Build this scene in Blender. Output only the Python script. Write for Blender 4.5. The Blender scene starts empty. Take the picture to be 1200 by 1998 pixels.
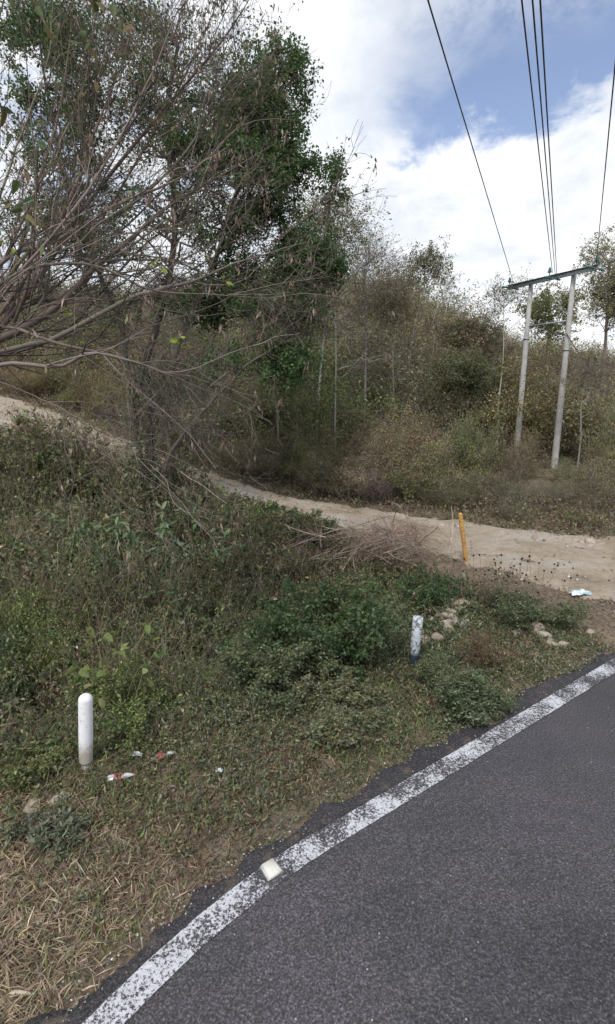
import bpy, math, random
import numpy as np
from mathutils import Vector
R = math.radians
rng = np.random.default_rng(7)
S = bpy.context.scene
col = S.collection
# ------------------------------------------------------------------ camera
PITCH = R(12.3); CAMH = 2.5
CP, SP = math.cos(PITCH), math.sin(PITCH)
cd = bpy.data.cameras.new('camera'); cam = bpy.data.objects.new('camera', cd); col.objects.link(cam)
cam.location = (0, 0, CAMH); cam.rotation_euler = (math.pi/2 - PITCH, 0, 0)
cd.sensor_fit = 'VERTICAL'; cd.angle_y = 2*math.atan(0.999); cd.clip_start = .05; cd.clip_end = 3000
S.camera = cam
# ------------------------------------------------------------------ world
SUN_EL, SUN_AZ = R(52), R(200)      # azimuth measured from +Y clockwise
w = bpy.data.worlds.new("World"); S.world = w; w.use_nodes = True
nt = w.node_tree; nt.nodes.clear()
def nd(t, **k):
    n = nt.nodes.new(t)
    for a, b in k.items(): setattr(n, a, b)
    return n
def mth(op, a, b=None, c=None, clamp=False):
    n = nd('ShaderNodeMath', operation=op, use_clamp=clamp)
    for i, v in enumerate((a, b, c)):
        if v is None: continue
        if isinstance(v, (int, float)): n.inputs[i].default_value = v
        else: nt.links.new(v, n.inputs[i])
    return n.outputs[0]
def sstep(v, lo, hi, a=0., b=1.):
    n = nd('ShaderNodeMapRange', interpolation_type='SMOOTHSTEP')
    nt.links.new(v, n.inputs[0])
    for i, q in zip((1, 2, 3, 4), (lo, hi, a, b)): n.inputs[i].default_value = q
    return n.outputs[0]
sky = nd('ShaderNodeTexSky', sky_type='NISHITA'); sky.sun_disc = False
sky.sun_elevation = SUN_EL; sky.sun_rotation = SUN_AZ; sky.air_density = 1.0; sky.dust_density = 1.5
tc = nd('ShaderNodeTexCoord'); sx = nd('ShaderNodeSeparateXYZ'); nt.links.new(tc.outputs['Generated'], sx.inputs[0])
X_, Y_, Z_ = sx.outputs
def wn(scale, detail, rough=.55, stretch=(1, 1, 1), dist=0.):
    mp = nd('ShaderNodeMapping'); nt.links.new(tc.outputs['Generated'], mp.inputs[0]); mp.inputs['Scale'].default_value = stretch
    n = nd('ShaderNodeTexNoise'); nt.links.new(mp.outputs[0], n.inputs['Vector'])
    n.inputs['Scale'].default_value = scale; n.inputs['Detail'].default_value = detail
    n.inputs['Roughness'].default_value = rough; n.inputs['Distortion'].default_value = dist
    return n.outputs[0]
big = wn(2.6, 6, .55); mid = wn(7, 8, .6, (1, 1, 1.6), .3); fine = wn(26, 8, .65, (1, 1, 1.5))
az = mth('DIVIDE', X_, mth('MAXIMUM', Y_, .15))
e = mth('ADD', Z_, mth('MULTIPLY', mth('SUBTRACT', mid, .5), .24))
e = mth('ADD', e, mth('MULTIPLY', mth('SUBTRACT', fine, .5), .05))
e = mth('SUBTRACT', e, mth('MULTIPLY', az, .02))
a2 = mth('ADD', az, mth('MULTIPLY', mth('SUBTRACT', mid, .5), .45))
front = mth('MULTIPLY', sstep(e, .375, .425), sstep(a2, .02, .30, 0.10, 1.))
thin = mth('MULTIPLY', sstep(Z_, .45, .62), sstep(mth('ADD', fine, mth('MULTIPLY', mid, .8)), .72, 1.02, .15, 1.))
front = mth('MULTIPLY', front, mth('SUBTRACT', 1, mth('MULTIPLY', thin, .85)))
# gaps of blue low on the left, behind the trees
left = mth('MULTIPLY', sstep(az, -.02, -.22), sstep(mth('ADD', mid, mth('MULTIPLY', Z_, -.15)), .42, .58, 0, .75))
elsewhere = mth('MULTIPLY', sstep(Y_, .3, -.1), sstep(big, .45, .62, 0, .6))
blue = mth('MAXIMUM', mth('MAXIMUM', front, left), elsewhere, clamp=True)
cl = nd('ShaderNodeMixRGB'); nt.links.new(sstep(mth('ADD', mth('MULTIPLY', big, .5), mth('MULTIPLY', mid, .5)), .40, .60), cl.inputs[0])
cl.inputs[1].default_value = (6.1, 6.5, 7.1, 1); cl.inputs[2].default_value = (9.0, 9.1, 9.2, 1)
sk = nd('ShaderNodeMixRGB', blend_type='MULTIPLY'); sk.inputs[0].default_value = 1
nt.links.new(sky.outputs[0], sk.inputs[1]); sk.inputs[2].default_value = (1.75, 1.55, 1.5, 1)
mx = nd('ShaderNodeMixRGB'); nt.links.new(blue, mx.inputs[0]); nt.links.new(cl.outputs[0], mx.inputs[1]); nt.links.new(sk.outputs[0], mx.inputs[2])
bg = nd('ShaderNodeBackground'); nt.links.new(mx.outputs[0], bg.inputs[0]); bg.inputs[1].default_value = .1
ow = nd('ShaderNodeOutputWorld'); nt.links.new(bg.outputs[0], ow.inputs[0])
# ------------------------------------------------------------------ sun, exposure
sd = bpy.data.lights.new('sun', 'SUN'); sd.energy = 2.3; sd.angle = R(18); sd.color = (1, .96, .9)
sun = bpy.data.objects.new('sun', sd); col.objects.link(sun)
v = Vector((math.sin(SUN_AZ)*math.cos(SUN_EL), math.cos(SUN_AZ)*math.cos(SUN_EL), math.sin(SUN_EL)))
sun.rotation_euler = v.to_track_quat('Z', 'Y').to_euler()
S.view_settings.view_transform = 'Standard'; S.view_settings.look = 'None'
S.view_settings.exposure = 0.40; S.view_settings.gamma = 1
S.cycles.max_bounces = 5; S.cycles.diffuse_bounces = 3; S.cycles.transmission_bounces = 2; S.cycles.transparent_max_bounces = 4
# ------------------------------------------------------------------ helpers
def tag(o, label=None, cat=None, group=None, kind=None):
    if label: o['label'] = label
    if cat: o['category'] = cat
    if group: o['group'] = group
    if kind: o['kind'] = kind
    return o
def empty(name, loc=(0, 0, 0), rz=0):
    o = bpy.data.objects.new(name, None); col.objects.link(o); o.location = loc; o.rotation_euler = (0, 0, rz)
    o.empty_display_size = .2
    return o
def copy_tree(o, parent=None):
    c = o.copy(); col.objects.link(c)
    if parent: c.parent = parent
    for ch in [k for k in col.objects if k.parent == o]: copy_tree(ch, c)
    return c
def P(px, py, Y):
    x = (px-600)/1000; yu = (999-py)/1000
    t = Y/(CP+yu*SP); return np.array((x*t, Y, CAMH+(yu*CP-SP)*t))
def vnoise(x, y, seed=0):
    x = np.asarray(x, float); y = np.asarray(y, float)
    xi = np.floor(x).astype(np.int64); yi = np.floor(y).astype(np.int64); fx = x-xi; fy = y-yi
    fx = fx*fx*(3-2*fx); fy = fy*fy*(3-2*fy)
    def h(a, b):
        n = (a*374761393 + b*668265263 + seed*974634777) & 0x7fffffff
        n = ((n ^ (n >> 13))*1274126177) & 0x7fffffff
        return ((n ^ (n >> 16)) & 0xffff)/65535.
    return (h(xi, yi)*(1-fx)+h(xi+1, yi)*fx)*(1-fy)+(h(xi, yi+1)*(1-fx)+h(xi+1, yi+1)*fx)*fy
def fbm(x, y, seed=0, o=4):
    s = 0; a = .5; t = 0
    for i in range(o): s = s+a*vnoise(x, y, seed+i); t += a; x = x*2.03+7.1; y = y*2.03+3.3; a *= .5
    return s/t
def ss(v, lo, hi):
    t = np.clip((v-lo)/(hi-lo), 0, 1); return t*t*(3-2*t)
# ------------------------------------------------------------------ terrain
DX, DY = .819, .574; NX, NY = -.574, .819; LINE = 1.98
TR = np.array([(14, 1.0, 0), (9.0, 4.6, 0), (5.6, 6.9, 0), (3.0, 9.1, 0.), (1.3, 10.5, .03), (-1.2, 12.1, .22), (-3.5, 13.4, .70), (-5.8, 14.2, 1.25), (-8.4, 14.8, 1.8), (-13, 15.5, 2.5), (-24, 16, 3.6)], float)
TW = np.array([2.6, 2.3, 1.75, 1.15, .80, .55, .70, 1.4, 1.9, 1.9, 1.9])
def smooth_poly(P_, W, n=12):
    out = []; ow_ = []
    for i in range(len(P_)-1):
        p0 = P_[max(i-1, 0)]; p1 = P_[i]; p2 = P_[i+1]; p3 = P_[min(i+2, len(P_)-1)]
        for t in np.linspace(0, 1, n, endpoint=False):
            out.append(.5*((2*p1)+(-p0+p2)*t+(2*p0-5*p1+4*p2-p3)*t*t+(-p0+3*p1-3*p2+p3)*t**3)); ow_.append(W[i]*(1-t)+W[i+1]*t)
    out.append(P_[-1]); ow_.append(W[-1]); return np.array(out), np.array(ow_)
TS, TSW = smooth_poly(TR, TW, 8)
def track(x, y):
    x = np.asarray(x, float); y = np.asarray(y, float)
    best = np.full(x.shape, 1e9); z = np.zeros(x.shape); wd = np.ones(x.shape); side = np.zeros(x.shape)
    for i in range(len(TS)-1):
        a = TS[i]; b = TS[i+1]; d = b-a; L2 = d[0]**2+d[1]**2
        t = np.clip(((x-a[0])*d[0]+(y-a[1])*d[1])/L2, 0, 1)
        ex = x-(a[0]+d[0]*t); ey = y-(a[1]+d[1]*t); q = np.hypot(ex, ey); m = q < best
        best = np.where(m, q, best); z = np.where(m, a[2]+d[2]*t, z); wd = np.where(m, TSW[i]*(1-t)+TSW[i+1]*t, wd)
        side = np.where(m, np.sign(d[0]*ey-d[1]*ex), side)   # negative: far side
    return best, z, wd, side
def H(x, y, detail=True):
    x = np.asarray(x, float); y = np.asarray(y, float)
    n = NX*x+NY*y-LINE; s = DX*x+DY*y
    q, tz, tw, side = track(x, y)
    far = side < 0
    # far side hill
    start = 14.5+np.clip(x, 0, 30)*.78-np.clip(-x-4, 0, 10)*.1
    hill = .23*np.clip(y-start, 0, 26)*ss(y-start, -1, 6)+.02*np.clip(y-start-26, 0, 300)
    hf = tz*np.exp(-np.clip(q-tw, 0, 50)/14.)+hill-.35*ss(q-tw, 1, 7)*ss(x, 2, 8)
    # near side: verge, ditch
    depth = .95*ss(-s, -7.0, -3.6)
    dn = -.03*ss(n, .3, 1.2)-depth*ss(n, 1.5, 3.6)
    tn = 1-ss(q-tw, -.2, 3.2)
    hn = dn*(1-tn)+tz*tn
    hn = np.where(n < .3, 0, hn)
    m = np.where(far, hf, hn)
    m = np.where(n < .3, 0, m)
    if detail:
        k = ss(n, .3, .8)
        m = m+k*((fbm(x*1.3, y*1.3, 3)-.5)*.10+(fbm(x*5, y*5, 9)-.5)*.05)*np.where(q < tw, .45, 1)
    return m-.03*(1-ss(n, .30, .42))
def G(px, py):
    x = (px-600)/1000; yu = (999-py)/1000; f = CP+yu*SP; u = yu*CP-SP
    t = np.linspace(1, 60, 4000); X = x*t; Y = f*t; Z = CAMH+u*t
    h = H(X, Y); i = np.argmax(Z < h); 
    if not (Z < h).any(): i = len(t)-1
    return np.array((X[i], Y[i], h[i]))
# ------------------------------------------------------------------ materials
def newmat(name):
    m = bpy.data.materials.new(name); m.use_nodes = True; t = m.node_tree; t.nodes.clear()
    return m, t
def N(t, ty, **k):
    n = t.nodes.new(ty)
    for a, b in k.items():
        if a.startswith('i_'):
            key = a[2:].replace('_', ' '); n.inputs[key].default_value = b
        else: setattr(n, a, b)
    return n
def leafmat(name, trans=.38, rough=.6):
    m, t = newmat(name)
    a = N(t, 'ShaderNodeAttribute', attribute_name='tint')
    p = N(t, 'ShaderNodeBsdfPrincipled'); p.inputs['Roughness'].default_value = rough; p.inputs['Specular IOR Level'].default_value = .3
    tr = N(t, 'ShaderNodeBsdfTranslucent'); mx = N(t, 'ShaderNodeMixShader'); mx.inputs[0].default_value = trans
    o = N(t, 'ShaderNodeOutputMaterial')
    t.links.new(a.outputs['Color'], p.inputs['Base Color']); t.links.new(a.outputs['Color'], tr.inputs[0])
    t.links.new(p.outputs[0], mx.inputs[1]); t.links.new(tr.outputs[0], mx.inputs[2]); t.links.new(mx.outputs[0], o.inputs[0])
    return m
LEAF = leafmat('leaf'); BARK = leafmat('bark', 0, .9)
def ramp(t, src, stops):
    r = N(t, 'ShaderNodeValToRGB'); t.links.new(src, r.inputs[0]); el = r.color_ramp.elements
    while len(el) < len(stops): el.new(.5)
    for e_, (p_, c) in zip(el, stops): e_.position = p_; e_.color = (*c, 1) if len(c) == 3 else c
    return r.outputs[0]
def noise(t, vec, scale, detail=5, rough=.6, dist=0):
    n = N(t, 'ShaderNodeTexNoise'); t.links.new(vec, n.inputs['Vector'])
    n.inputs['Scale'].default_value = scale; n.inputs['Detail'].default_value = detail; n.inputs['Roughness'].default_value = rough; n.inputs['Distortion'].default_value = dist
    return n.outputs[0]
def mixc(t, f, a, b, mode='MIX'):
    n = N(t, 'ShaderNodeMixRGB', blend_type=mode)
    for i, v_ in enumerate((f, a, b)):
        if isinstance(v_, (int, float)): n.inputs[i].default_value = v_
        elif isinstance(v_, tuple): n.inputs[i].default_value = (*v_, 1)
        else: t.links.new(v_, n.inputs[i])
    return n.outputs[0]
def finish(t, colr, bump=None, strength=.3, dist=.01, rough=.85, spec=.3, metal=0):
    p = N(t, 'ShaderNodeBsdfPrincipled'); p.inputs['Roughness'].default_value = rough; p.inputs['Specular IOR Level'].default_value = spec; p.inputs['Metallic'].default_value = metal
    if isinstance(colr, tuple): p.inputs['Base Color'].default_value = (*colr, 1)
    else: t.links.new(colr, p.inputs['Base Color'])
    if bump is not None:
        b = N(t, 'ShaderNodeBump'); b.inputs['Strength'].default_value = strength; b.inputs['Distance'].default_value = dist
        t.links.new(bump, b.inputs['Height']); t.links.new(b.outputs[0], p.inputs['Normal'])
    o = N(t, 'ShaderNodeOutputMaterial'); t.links.new(p.outputs[0], o.inputs[0])
def pos(t): return N(t, 'ShaderNodeNewGeometry').outputs['Position']
def objc(t): return N(t, 'ShaderNodeTexCoord').outputs['Object']
def asphalt_col(t, v_):
    g = noise(t, v_, 95, 3, .7); g2 = noise(t, v_, 210, 2, .6); b_ = noise(t, v_, .9, 5, .6)
    c = ramp(t, g, [(.33, (.027, .026, .028)), (.48, (.055, .053, .057)), (.60, (.104, .100, .108)), (.74, (.25, .245, .25))])
    c = mixc(t, .6, c, ramp(t, b_, [(.3, (.72, .74, .76)), (.7, (1.25, 1.2, 1.28))]), 'MULTIPLY')
    vo = N(t, 'ShaderNodeTexVoronoi'); vo.inputs['Scale'].default_value = 26; t.links.new(v_, vo.inputs['Vector'])
    sp = ramp(t, vo.outputs['Distance'], [(.0, (1, 1, 1)), (.10, (1, 1, 1)), (.13, (0, 0, 0))])
    sel = ramp(t, vo.outputs['Color'], [(.82, (0, 0, 0)), (.86, (1, 1, 1))])
    f = mixc(t, 1, sp, sel, 'MULTIPLY')
    l2 = noise(t, v_, .35, 5, .65, 1.5); c = mixc(t, .8, c, ramp(t, l2, [(.35, (.66, .70, .74)), (.5, (1, 1, 1)), (.62, (1.22, 1.12, 1.2))]), 'MULTIPLY')
    sx_ = N(t, 'ShaderNodeVectorMath', operation='DOT_PRODUCT'); t.links.new(v_, sx_.inputs[0]); sx_.inputs[1].default_value = (-.574, .819, 0)
    wl = N(t, 'ShaderNodeMath', operation='MULTIPLY_ADD'); t.links.new(b_, wl.inputs[0]); wl.inputs[1].default_value = .5; t.links.new(sx_.outputs['Value'], wl.inputs[2])
    c = mixc(t, .55, c, ramp(t, wl.outputs[0], [(.0, (1, 1, 1)), (.55, (1, 1, 1)), (.95, (.74, .75, .76)), (1., (.95, .95, .95))]), 'MULTIPLY')
    c = mixc(t, f, c, (.34, .34, .33))
    return c, g
ASPH, t = newmat('asphalt'); v_ = pos(t); c, g = asphalt_col(t, v_); finish(t, c, g, .7, .012, .8, .35)
SHOUL, t = newmat('broken_asphalt'); v_ = pos(t); c, g = asphalt_col(t, v_)
c = mixc(t, .2, c, (.045, .043, .042)); c = mixc(t, ramp(t, noise(t, v_, 9, 6, .75), [(.54, (0, 0, 0)), (.66, (.8, .8, .8))]), c, (.15, .122, .095)); finish(t, c, g, 1, .02, .9, .2)
PAINT, t = newmat('worn_white_paint'); v_ = pos(t); c, g = asphalt_col(t, v_)
wv = N(t, 'ShaderNodeTexVoronoi'); wv.inputs['Scale'].default_value = 75; t.links.new(v_, wv.inputs['Vector'])
nz = noise(t, v_, 75, 4, .75); n2 = noise(t, v_, 3.0, 4, .6)
s1 = N(t, 'ShaderNodeMath', operation='MULTIPLY_ADD'); t.links.new(n2, s1.inputs[0]); s1.inputs[1].default_value = .80; t.links.new(nz, s1.inputs[2])
wear = ramp(t, s1.outputs[0], [(.86, (0, 0, 0)), (.94, (1, 1, 1))])
pc = mixc(t, noise(t, v_, 14, 4), (.36, .375, .40), (.60, .61, .65))
c = mixc(t, wear, pc, c); finish(t, c, g, .5, .01, .7, .3)
SOIL, t = newmat('soil'); v_ = pos(t)
a = noise(t, v_, 1.1, 6); b_ = noise(t, v_, 22, 6, .7); d_ = noise(t, v_, 130, 3, .7)
c = ramp(t, b_, [(.30, (.085, .068, .052)), (.5, (.17, .138, .105)), (.7, (.27, .225, .18))])
c = mixc(t, .5, c, ramp(t, a, [(.35, (.6, .6, .55)), (.65, (1.2, 1.1, 1.0))]), 'MULTIPLY')
c = mixc(t, .45, c, ramp(t, d_, [(.35, (.4, .4, .4)), (.65, (1.5, 1.5, 1.5))]), 'MULTIPLY')
finish(t, c, b_, .8, .03, .95, .1)
DIRT, t = newmat('track_dirt'); v_ = pos(t)
a = noise(t, v_, .8, 6, .6, .4); b_ = noise(t, v_, 14, 6, .7); d_ = noise(t, v_, 90, 3, .7)
c = ramp(t, a, [(.32, (.20, .162, .118)), (.5, (.29, .245, .19)), (.68, (.34, .315, .28))])
c = mixc(t, .6, c, ramp(t, b_, [(.3, (.62, .60, .58)), (.5, (1, 1, 1)), (.7, (1.25, 1.25, 1.25))]), 'MULTIPLY')
c = mixc(t, .5, c, ramp(t, d_, [(.35, (.5, .5, .5)), (.5, (1, 1, 1)), (.68, (1.6, 1.6, 1.6))]), 'MULTIPLY')
finish(t, c, b_, .8, .03, .95, .1)
CONC, t = newmat('concrete'); v_ = objc(t); a = noise(t, v_, 3, 6); b_ = noise(t, v_, 40, 4)
c = mixc(t, .5, ramp(t, a, [(.3, (.30, .30, .29)), (.7, (.46, .455, .44))]), ramp(t, b_, [(.3, (.7, .7, .7)), (.7, (1.2, 1.2, 1.2))]), 'MULTIPLY')
finish(t, c, b_, .3, .004, .85)
STEEL, t = newmat('galvanised_steel'); v_ = objc(t); a = noise(t, v_, 9, 5)
finish(t, ramp(t, a, [(.3, (.17, .21, .21)), (.7, (.32, .36, .36))]), a, .1, .004, .55, .5, .3)
TEAL, t = newmat('glazed_porcelain'); finish(t, (.03, .12, .12), None, rough=.25, spec=.6)
WIRE, t = newmat('wire'); finish(t, (.045, .045, .05), None, rough=.6)
WHITE, t = newmat('painted_white'); v_ = objc(t); a = noise(t, v_, 5, 6, .7); b_ = noise(t, v_, 30, 5, .75)
c = ramp(t, b_, [(.30, (.40, .39, .36)), (.42, (.66, .67, .69)), (.7, (.74, .75, .78))]); c = mixc(t, ramp(t, a, [(.55, (0, 0, 0)), (.75, (.35, .35, .35))]), c, (.48, .45, .38))
sp_ = N(t, 'ShaderNodeSeparateXYZ'); t.links.new(v_, sp_.inputs[0]); ms = N(t, 'ShaderNodeMath', operation='MULTIPLY_ADD'); t.links.new(b_, ms.inputs[0]); ms.inputs[1].default_value = -.28; t.links.new(sp_.outputs[2], ms.inputs[2])
c = mixc(t, ramp(t, ms.outputs[0], [(.0, (.8, .8, .8)), (.10, (0, 0, 0))]), c, (.26, .22, .17)); finish(t, c, b_, .3, .003, .6)
FLAKE, t = newmat('flaking_white_paint'); v_ = objc(t); b_ = noise(t, v_, 26, 6, .7); a = noise(t, v_, 7, 4)
c = ramp(t, b_, [(.43, (.13, .14, .16)), (.49, (.52, .56, .62)), (.7, (.66, .70, .76))])
sp_ = N(t, 'ShaderNodeSeparateXYZ'); t.links.new(v_, sp_.inputs[0])
bs = ramp(t, sp_.outputs[2], [(.13, (1, 1, 1)), (.17, (0, 0, 0))]); c = mixc(t, bs, c, (.05, .08, .10)); finish(t, c, b_, .4, .004, .7)
YEL, t = newmat('yellow_paint'); v_ = objc(t); b_ = noise(t, v_, 24, 6, .7)
c = ramp(t, b_, [(.38, (.22, .15, .08)), (.50, (.46, .26, .075)), (.7, (.54, .33, .11))]); finish(t, c, b_, .3, .003, .55)
ROCK, t = newmat('limestone'); v_ = objc(t); a = noise(t, v_, 6, 6, .65); b_ = noise(t, v_, 35, 4, .7)
rn = N(t, 'ShaderNodeObjectInfo')
c = ramp(t, a, [(.3, (.20, .175, .145)), (.5, (.36, .32, .27)), (.7, (.50, .47, .42))])
c = mixc(t, .8, c, ramp(t, rn.outputs['Random'], [(0, (.75, .68, .6)), (.5, (1, .95, .9)), (1, (1.1, 1.1, 1.12))]), 'MULTIPLY'); finish(t, c, b_, .8, .01, .9, .2)
PLAST, t = newmat('clear_plastic'); finish(t, (.50, .52, .53), None, rough=.2, spec=.7)
REDL, t = newmat('red_label'); v_ = objc(t); finish(t, mixc(t, ramp(t, noise(t, v_, 25, 5, .7), [(.45, (0, 0, 0)), (.6, (1, 1, 1))]), (.36, .06, .07), (.42, .33, .32)), None, rough=.5)
REFL, t = newmat('stud_plastic'); v_ = objc(t); finish(t, mixc(t, noise(t, v_, 60, 4), (.45, .45, .40), (.70, .70, .63)), None, rough=.4)
FILM, t = newmat('plastic_film'); v_ = objc(t); finish(t, mixc(t, ramp(t, noise(t, v_, 9, 4), [(.45, (0, 0, 0)), (.6, (1, 1, 1))]), (.58, .64, .65), (.28, .40, .44)), None, rough=.35)
# ------------------------------------------------------------------ mesh builder
class MB:
    def __init__(s): s.v = []; s.f = []; s.c = []; s.n = 0
    def add(s, v_, f_, c_):
        v_ = np.asarray(v_, np.float32).reshape(-1, 3); f_ = np.asarray(f_, np.int32).reshape(-1, 4)
        c_ = np.asarray(c_, np.float32); 
        if c_.ndim == 1: c_ = np.repeat(c_[None], len(f_), 0)
        s.v.append(v_); s.f.append(f_+s.n); s.c.append(c_); s.n += len(v_)
    def data(s): return np.concatenate(s.v), np.concatenate(s.f), np.concatenate(s.c)
    def build(s, name, mat, parent=None, smooth=False):
        V, F, C = s.data(); me = bpy.data.meshes.new(name)
        me.vertices.add(len(V)); me.vertices.foreach_set('co', V.ravel())
        me.loops.add(F.size); me.loops.foreach_set('vertex_index', F.ravel())
        me.polygons.add(len(F)); me.polygons.foreach_set('loop_start', np.arange(0, F.size, 4, dtype=np.int32))
        try: me.polygons.foreach_set('loop_total', np.full(len(F), 4, np.int32))
        except Exception: pass
        if smooth: me.polygons.foreach_set('use_smooth', np.ones(len(F), bool))
        at = me.attributes.new('tint', 'FLOAT_COLOR', 'FACE')
        at.data.foreach_set('color', np.concatenate([C, np.ones((len(C), 1), np.float32)], 1).ravel())
        me.update(); me.materials.append(mat)
        o = bpy.data.objects.new(name, me); col.objects.link(o)
        if parent: o.parent = parent
        return o
def nrm(a): return a/np.maximum(np.linalg.norm(a, axis=-1, keepdims=True), 1e-9)
def tubes(mb, paths, rad, color, sides=3, rg=rng):
    paths = np.asarray(paths, float); rad = np.asarray(rad, float); n, k, _ = paths.shape
    if n == 0: return
    tg = np.gradient(paths, axis=1); tg = nrm(tg)
    ref = np.where(np.abs(tg[:, :1, 2:3]) > .85, np.array([[[1., .1, 0]]]), np.array([[[0., .1, 1.]]]))
    u = nrm(np.cross(tg, np.broadcast_to(ref, tg.shape))); v_ = np.cross(tg, u)
    a = np.arange(sides)/sides*2*np.pi
    V = paths[:, :, None]+rad[:, :, None, None]*(u[:, :, None]*np.cos(a)[None, None, :, None]+v_[:, :, None]*np.sin(a)[None, None, :, None])
    idx = np.arange(n*k*sides).reshape(n, k, sides); nx = np.roll(idx, -1, axis=2)
    F = np.stack([idx[:, :-1], nx[:, :-1], nx[:, 1:], idx[:, 1:]], -1).reshape(-1, 4)
    c = pick(color, n, rg); c = np.repeat(c, (k-1)*sides, 0)
    mb.add(V, F, c)
def pick(pal, n, rg=rng, var=.22):
    pal = np.atleast_2d(np.asarray(pal, float)); 
    c = pal[rg.integers(0, len(pal), n)]
    return np.clip(c*(1+rg.normal(0, var, (n, 1)))*(1+rg.normal(0, .06, (n, 3))), .01, .85)
def leaves(mb, p, L, W, pal, up=.5, rg=rng, d=None, colors=None, flat=0., big=False):
    n = len(p)
    if n == 0: return
    if d is None:
        d = rg.normal(0, 1, (n, 3)); d[:, 2] = d[:, 2]*.5+rg.normal(0, .2, n)-flat*0
        if flat: d[:, 2] *= (1-flat)
    d = nrm(d)
    r = rg.normal(0, 1, (n, 3)); r[:, 2] += up*2
    if flat: r[:, :2] *= (1-flat); r[:, 2] = np.abs(r[:, 2])+.6
    s = nrm(np.cross(d, r)); nn = np.cross(s, d)
    L = (L*rg.uniform(.6, 1.35, n))[:, None]; W = (W*rg.uniform(.7, 1.3, n))[:, None]
    c = pick(pal, n, rg) if colors is None else colors
    if not big:
        V = np.stack([p, p+d*L*.45+s*W*.5+nn*W*.18, p+d*L-nn*L*.12, p+d*L*.45-s*W*.5+nn*W*.18], 1)
        mb.add(V, np.arange(n*4).reshape(n, 4), c)
    else:
        tip = p+d*L-nn*L*.2
        V = np.stack([p, p+d*L*.12+s*W*.45+nn*W*.15, p+d*L*.58+s*W*.40+nn*W*.10, tip, p+d*L*.58-s*W*.40+nn*W*.10, p+d*L*.12-s*W*.45+nn*W*.15], 1)
        b = np.arange(n)[:, None]*6
        F = np.concatenate([b+np.array([[0, 1, 2, 3]]), b+np.array([[0, 3, 4, 5]])], 0)
        mb.add(V, F, np.concatenate([c, c*.95], 0))
def interp(paths, idx, t):
    k = paths.shape[1]; q = np.clip(t*(k-1), 0, k-1.001); i = q.astype(int); f = (q-i)[:, None]
    a = paths[idx, i]; b = paths[idx, i+1]; return a*(1-f)+b*f, nrm(b-a), i, f[:, 0]
def grow(par, prad, n, L, ang, t0=.2, t1=1., K=5, jit=.25, up=0., rf=.55, rmin=.002, taper=.3, rg=rng, shorten=.4):
    N0 = len(par); idx = np.repeat(np.arange(N0), n); M = len(idx)
    t = rg.uniform(t0, t1, M); p, tg, i, f = interp(par, idx, t); r = prad[idx, i]*(1-f)+prad[idx, np.minimum(i+1, prad.shape[1]-1)]*f
    rd = nrm(np.cross(tg, rg.normal(0, 1, (M, 3)))); a = ang*rg.uniform(.5, 1.4, M)[:, None]
    d = nrm(tg*np.cos(a)+rd*np.sin(a)); ln = L*rg.uniform(.55, 1.3, M)*(1-shorten*t)
    out = [p]; st = (ln/(K-1))[:, None]
    for k in range(K-1):
        d = nrm(d+rg.normal(0, jit, (M, 3))+np.array([0, 0, up])); p = p+d*st; out.append(p)
    path = np.stack(out, 1); r0 = np.maximum(r*rf, rmin)[:, None]
    return path, np.maximum(r0*np.linspace(1, taper, K)[None], rmin*.6)
def bez(pts, n=14):
    pts = np.array(pts, float); W = np.zeros(len(pts)); o, _ = smooth_poly(pts, W, 10)
    q = np.linspace(0, len(o)-1.001, n); i = q.astype(int); f = (q-i)[:, None]; return o[i]*(1-f)+o[i+1]*f
# palettes (linear albedo)
DG = [(.055, .086, .044), (.068, .102, .050), (.045, .072, .038), (.080, .112, .058)]
MG = [(.088, .120, .060), (.105, .138, .068), (.075, .105, .055), (.13, .15, .075)]
OL = [(.145, .145, .075), (.18, .165, .090), (.115, .118, .064), (.20, .185, .105)]
YG = [(.19, .235, .09), (.15, .20, .075), (.24, .28, .11), (.12, .16, .065)]
BR = [(.165, .130, .095), (.21, .165, .12), (.13, .10, .075), (.25, .205, .155)]
RB = [(.18, .11, .085), (.15, .095, .075), (.22, .135, .10)]
GT = [(.16, .14, .125), (.20, .18, .16), (.12, .105, .095), (.235, .21, .19)]
ST = [(.36, .30, .21), (.30, .245, .17), (.41, .35, .26), (.25, .20, .14)]
SG = [(.165, .20, .14), (.13, .165, .115), (.20, .23, .17), (.11, .14, .095)]
PK = [(.30, .23, .20), (.36, .29, .25), (.24, .18, .15), (.40, .34, .29)]
DK = [(.085, .073, .063), (.115, .098, .085), (.07, .06, .052)]
def gain(p, k): return [tuple(x*y for x, y in zip(q, k)) for q in p]
DG = gain(DG, (1.30, 1.24, 1.12)); MG = gain(MG, (1.28, 1.20, 1.08)); OL = gain(OL, (1.22, 1.18, 1.12)); BR = gain(BR, (1.18, 1.16, 1.12)); SG = gain(SG, (1.15, 1.12, 1.0)); YG = gain(YG, (1.2, 1.2, 1.1)); G2 = [(.060, .115, .042), (.075, .135, .05), (.05, .095, .038), (.09, .145, .06)]; GT = gain(GT, (1.08, 1.05, 1.0))
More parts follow.
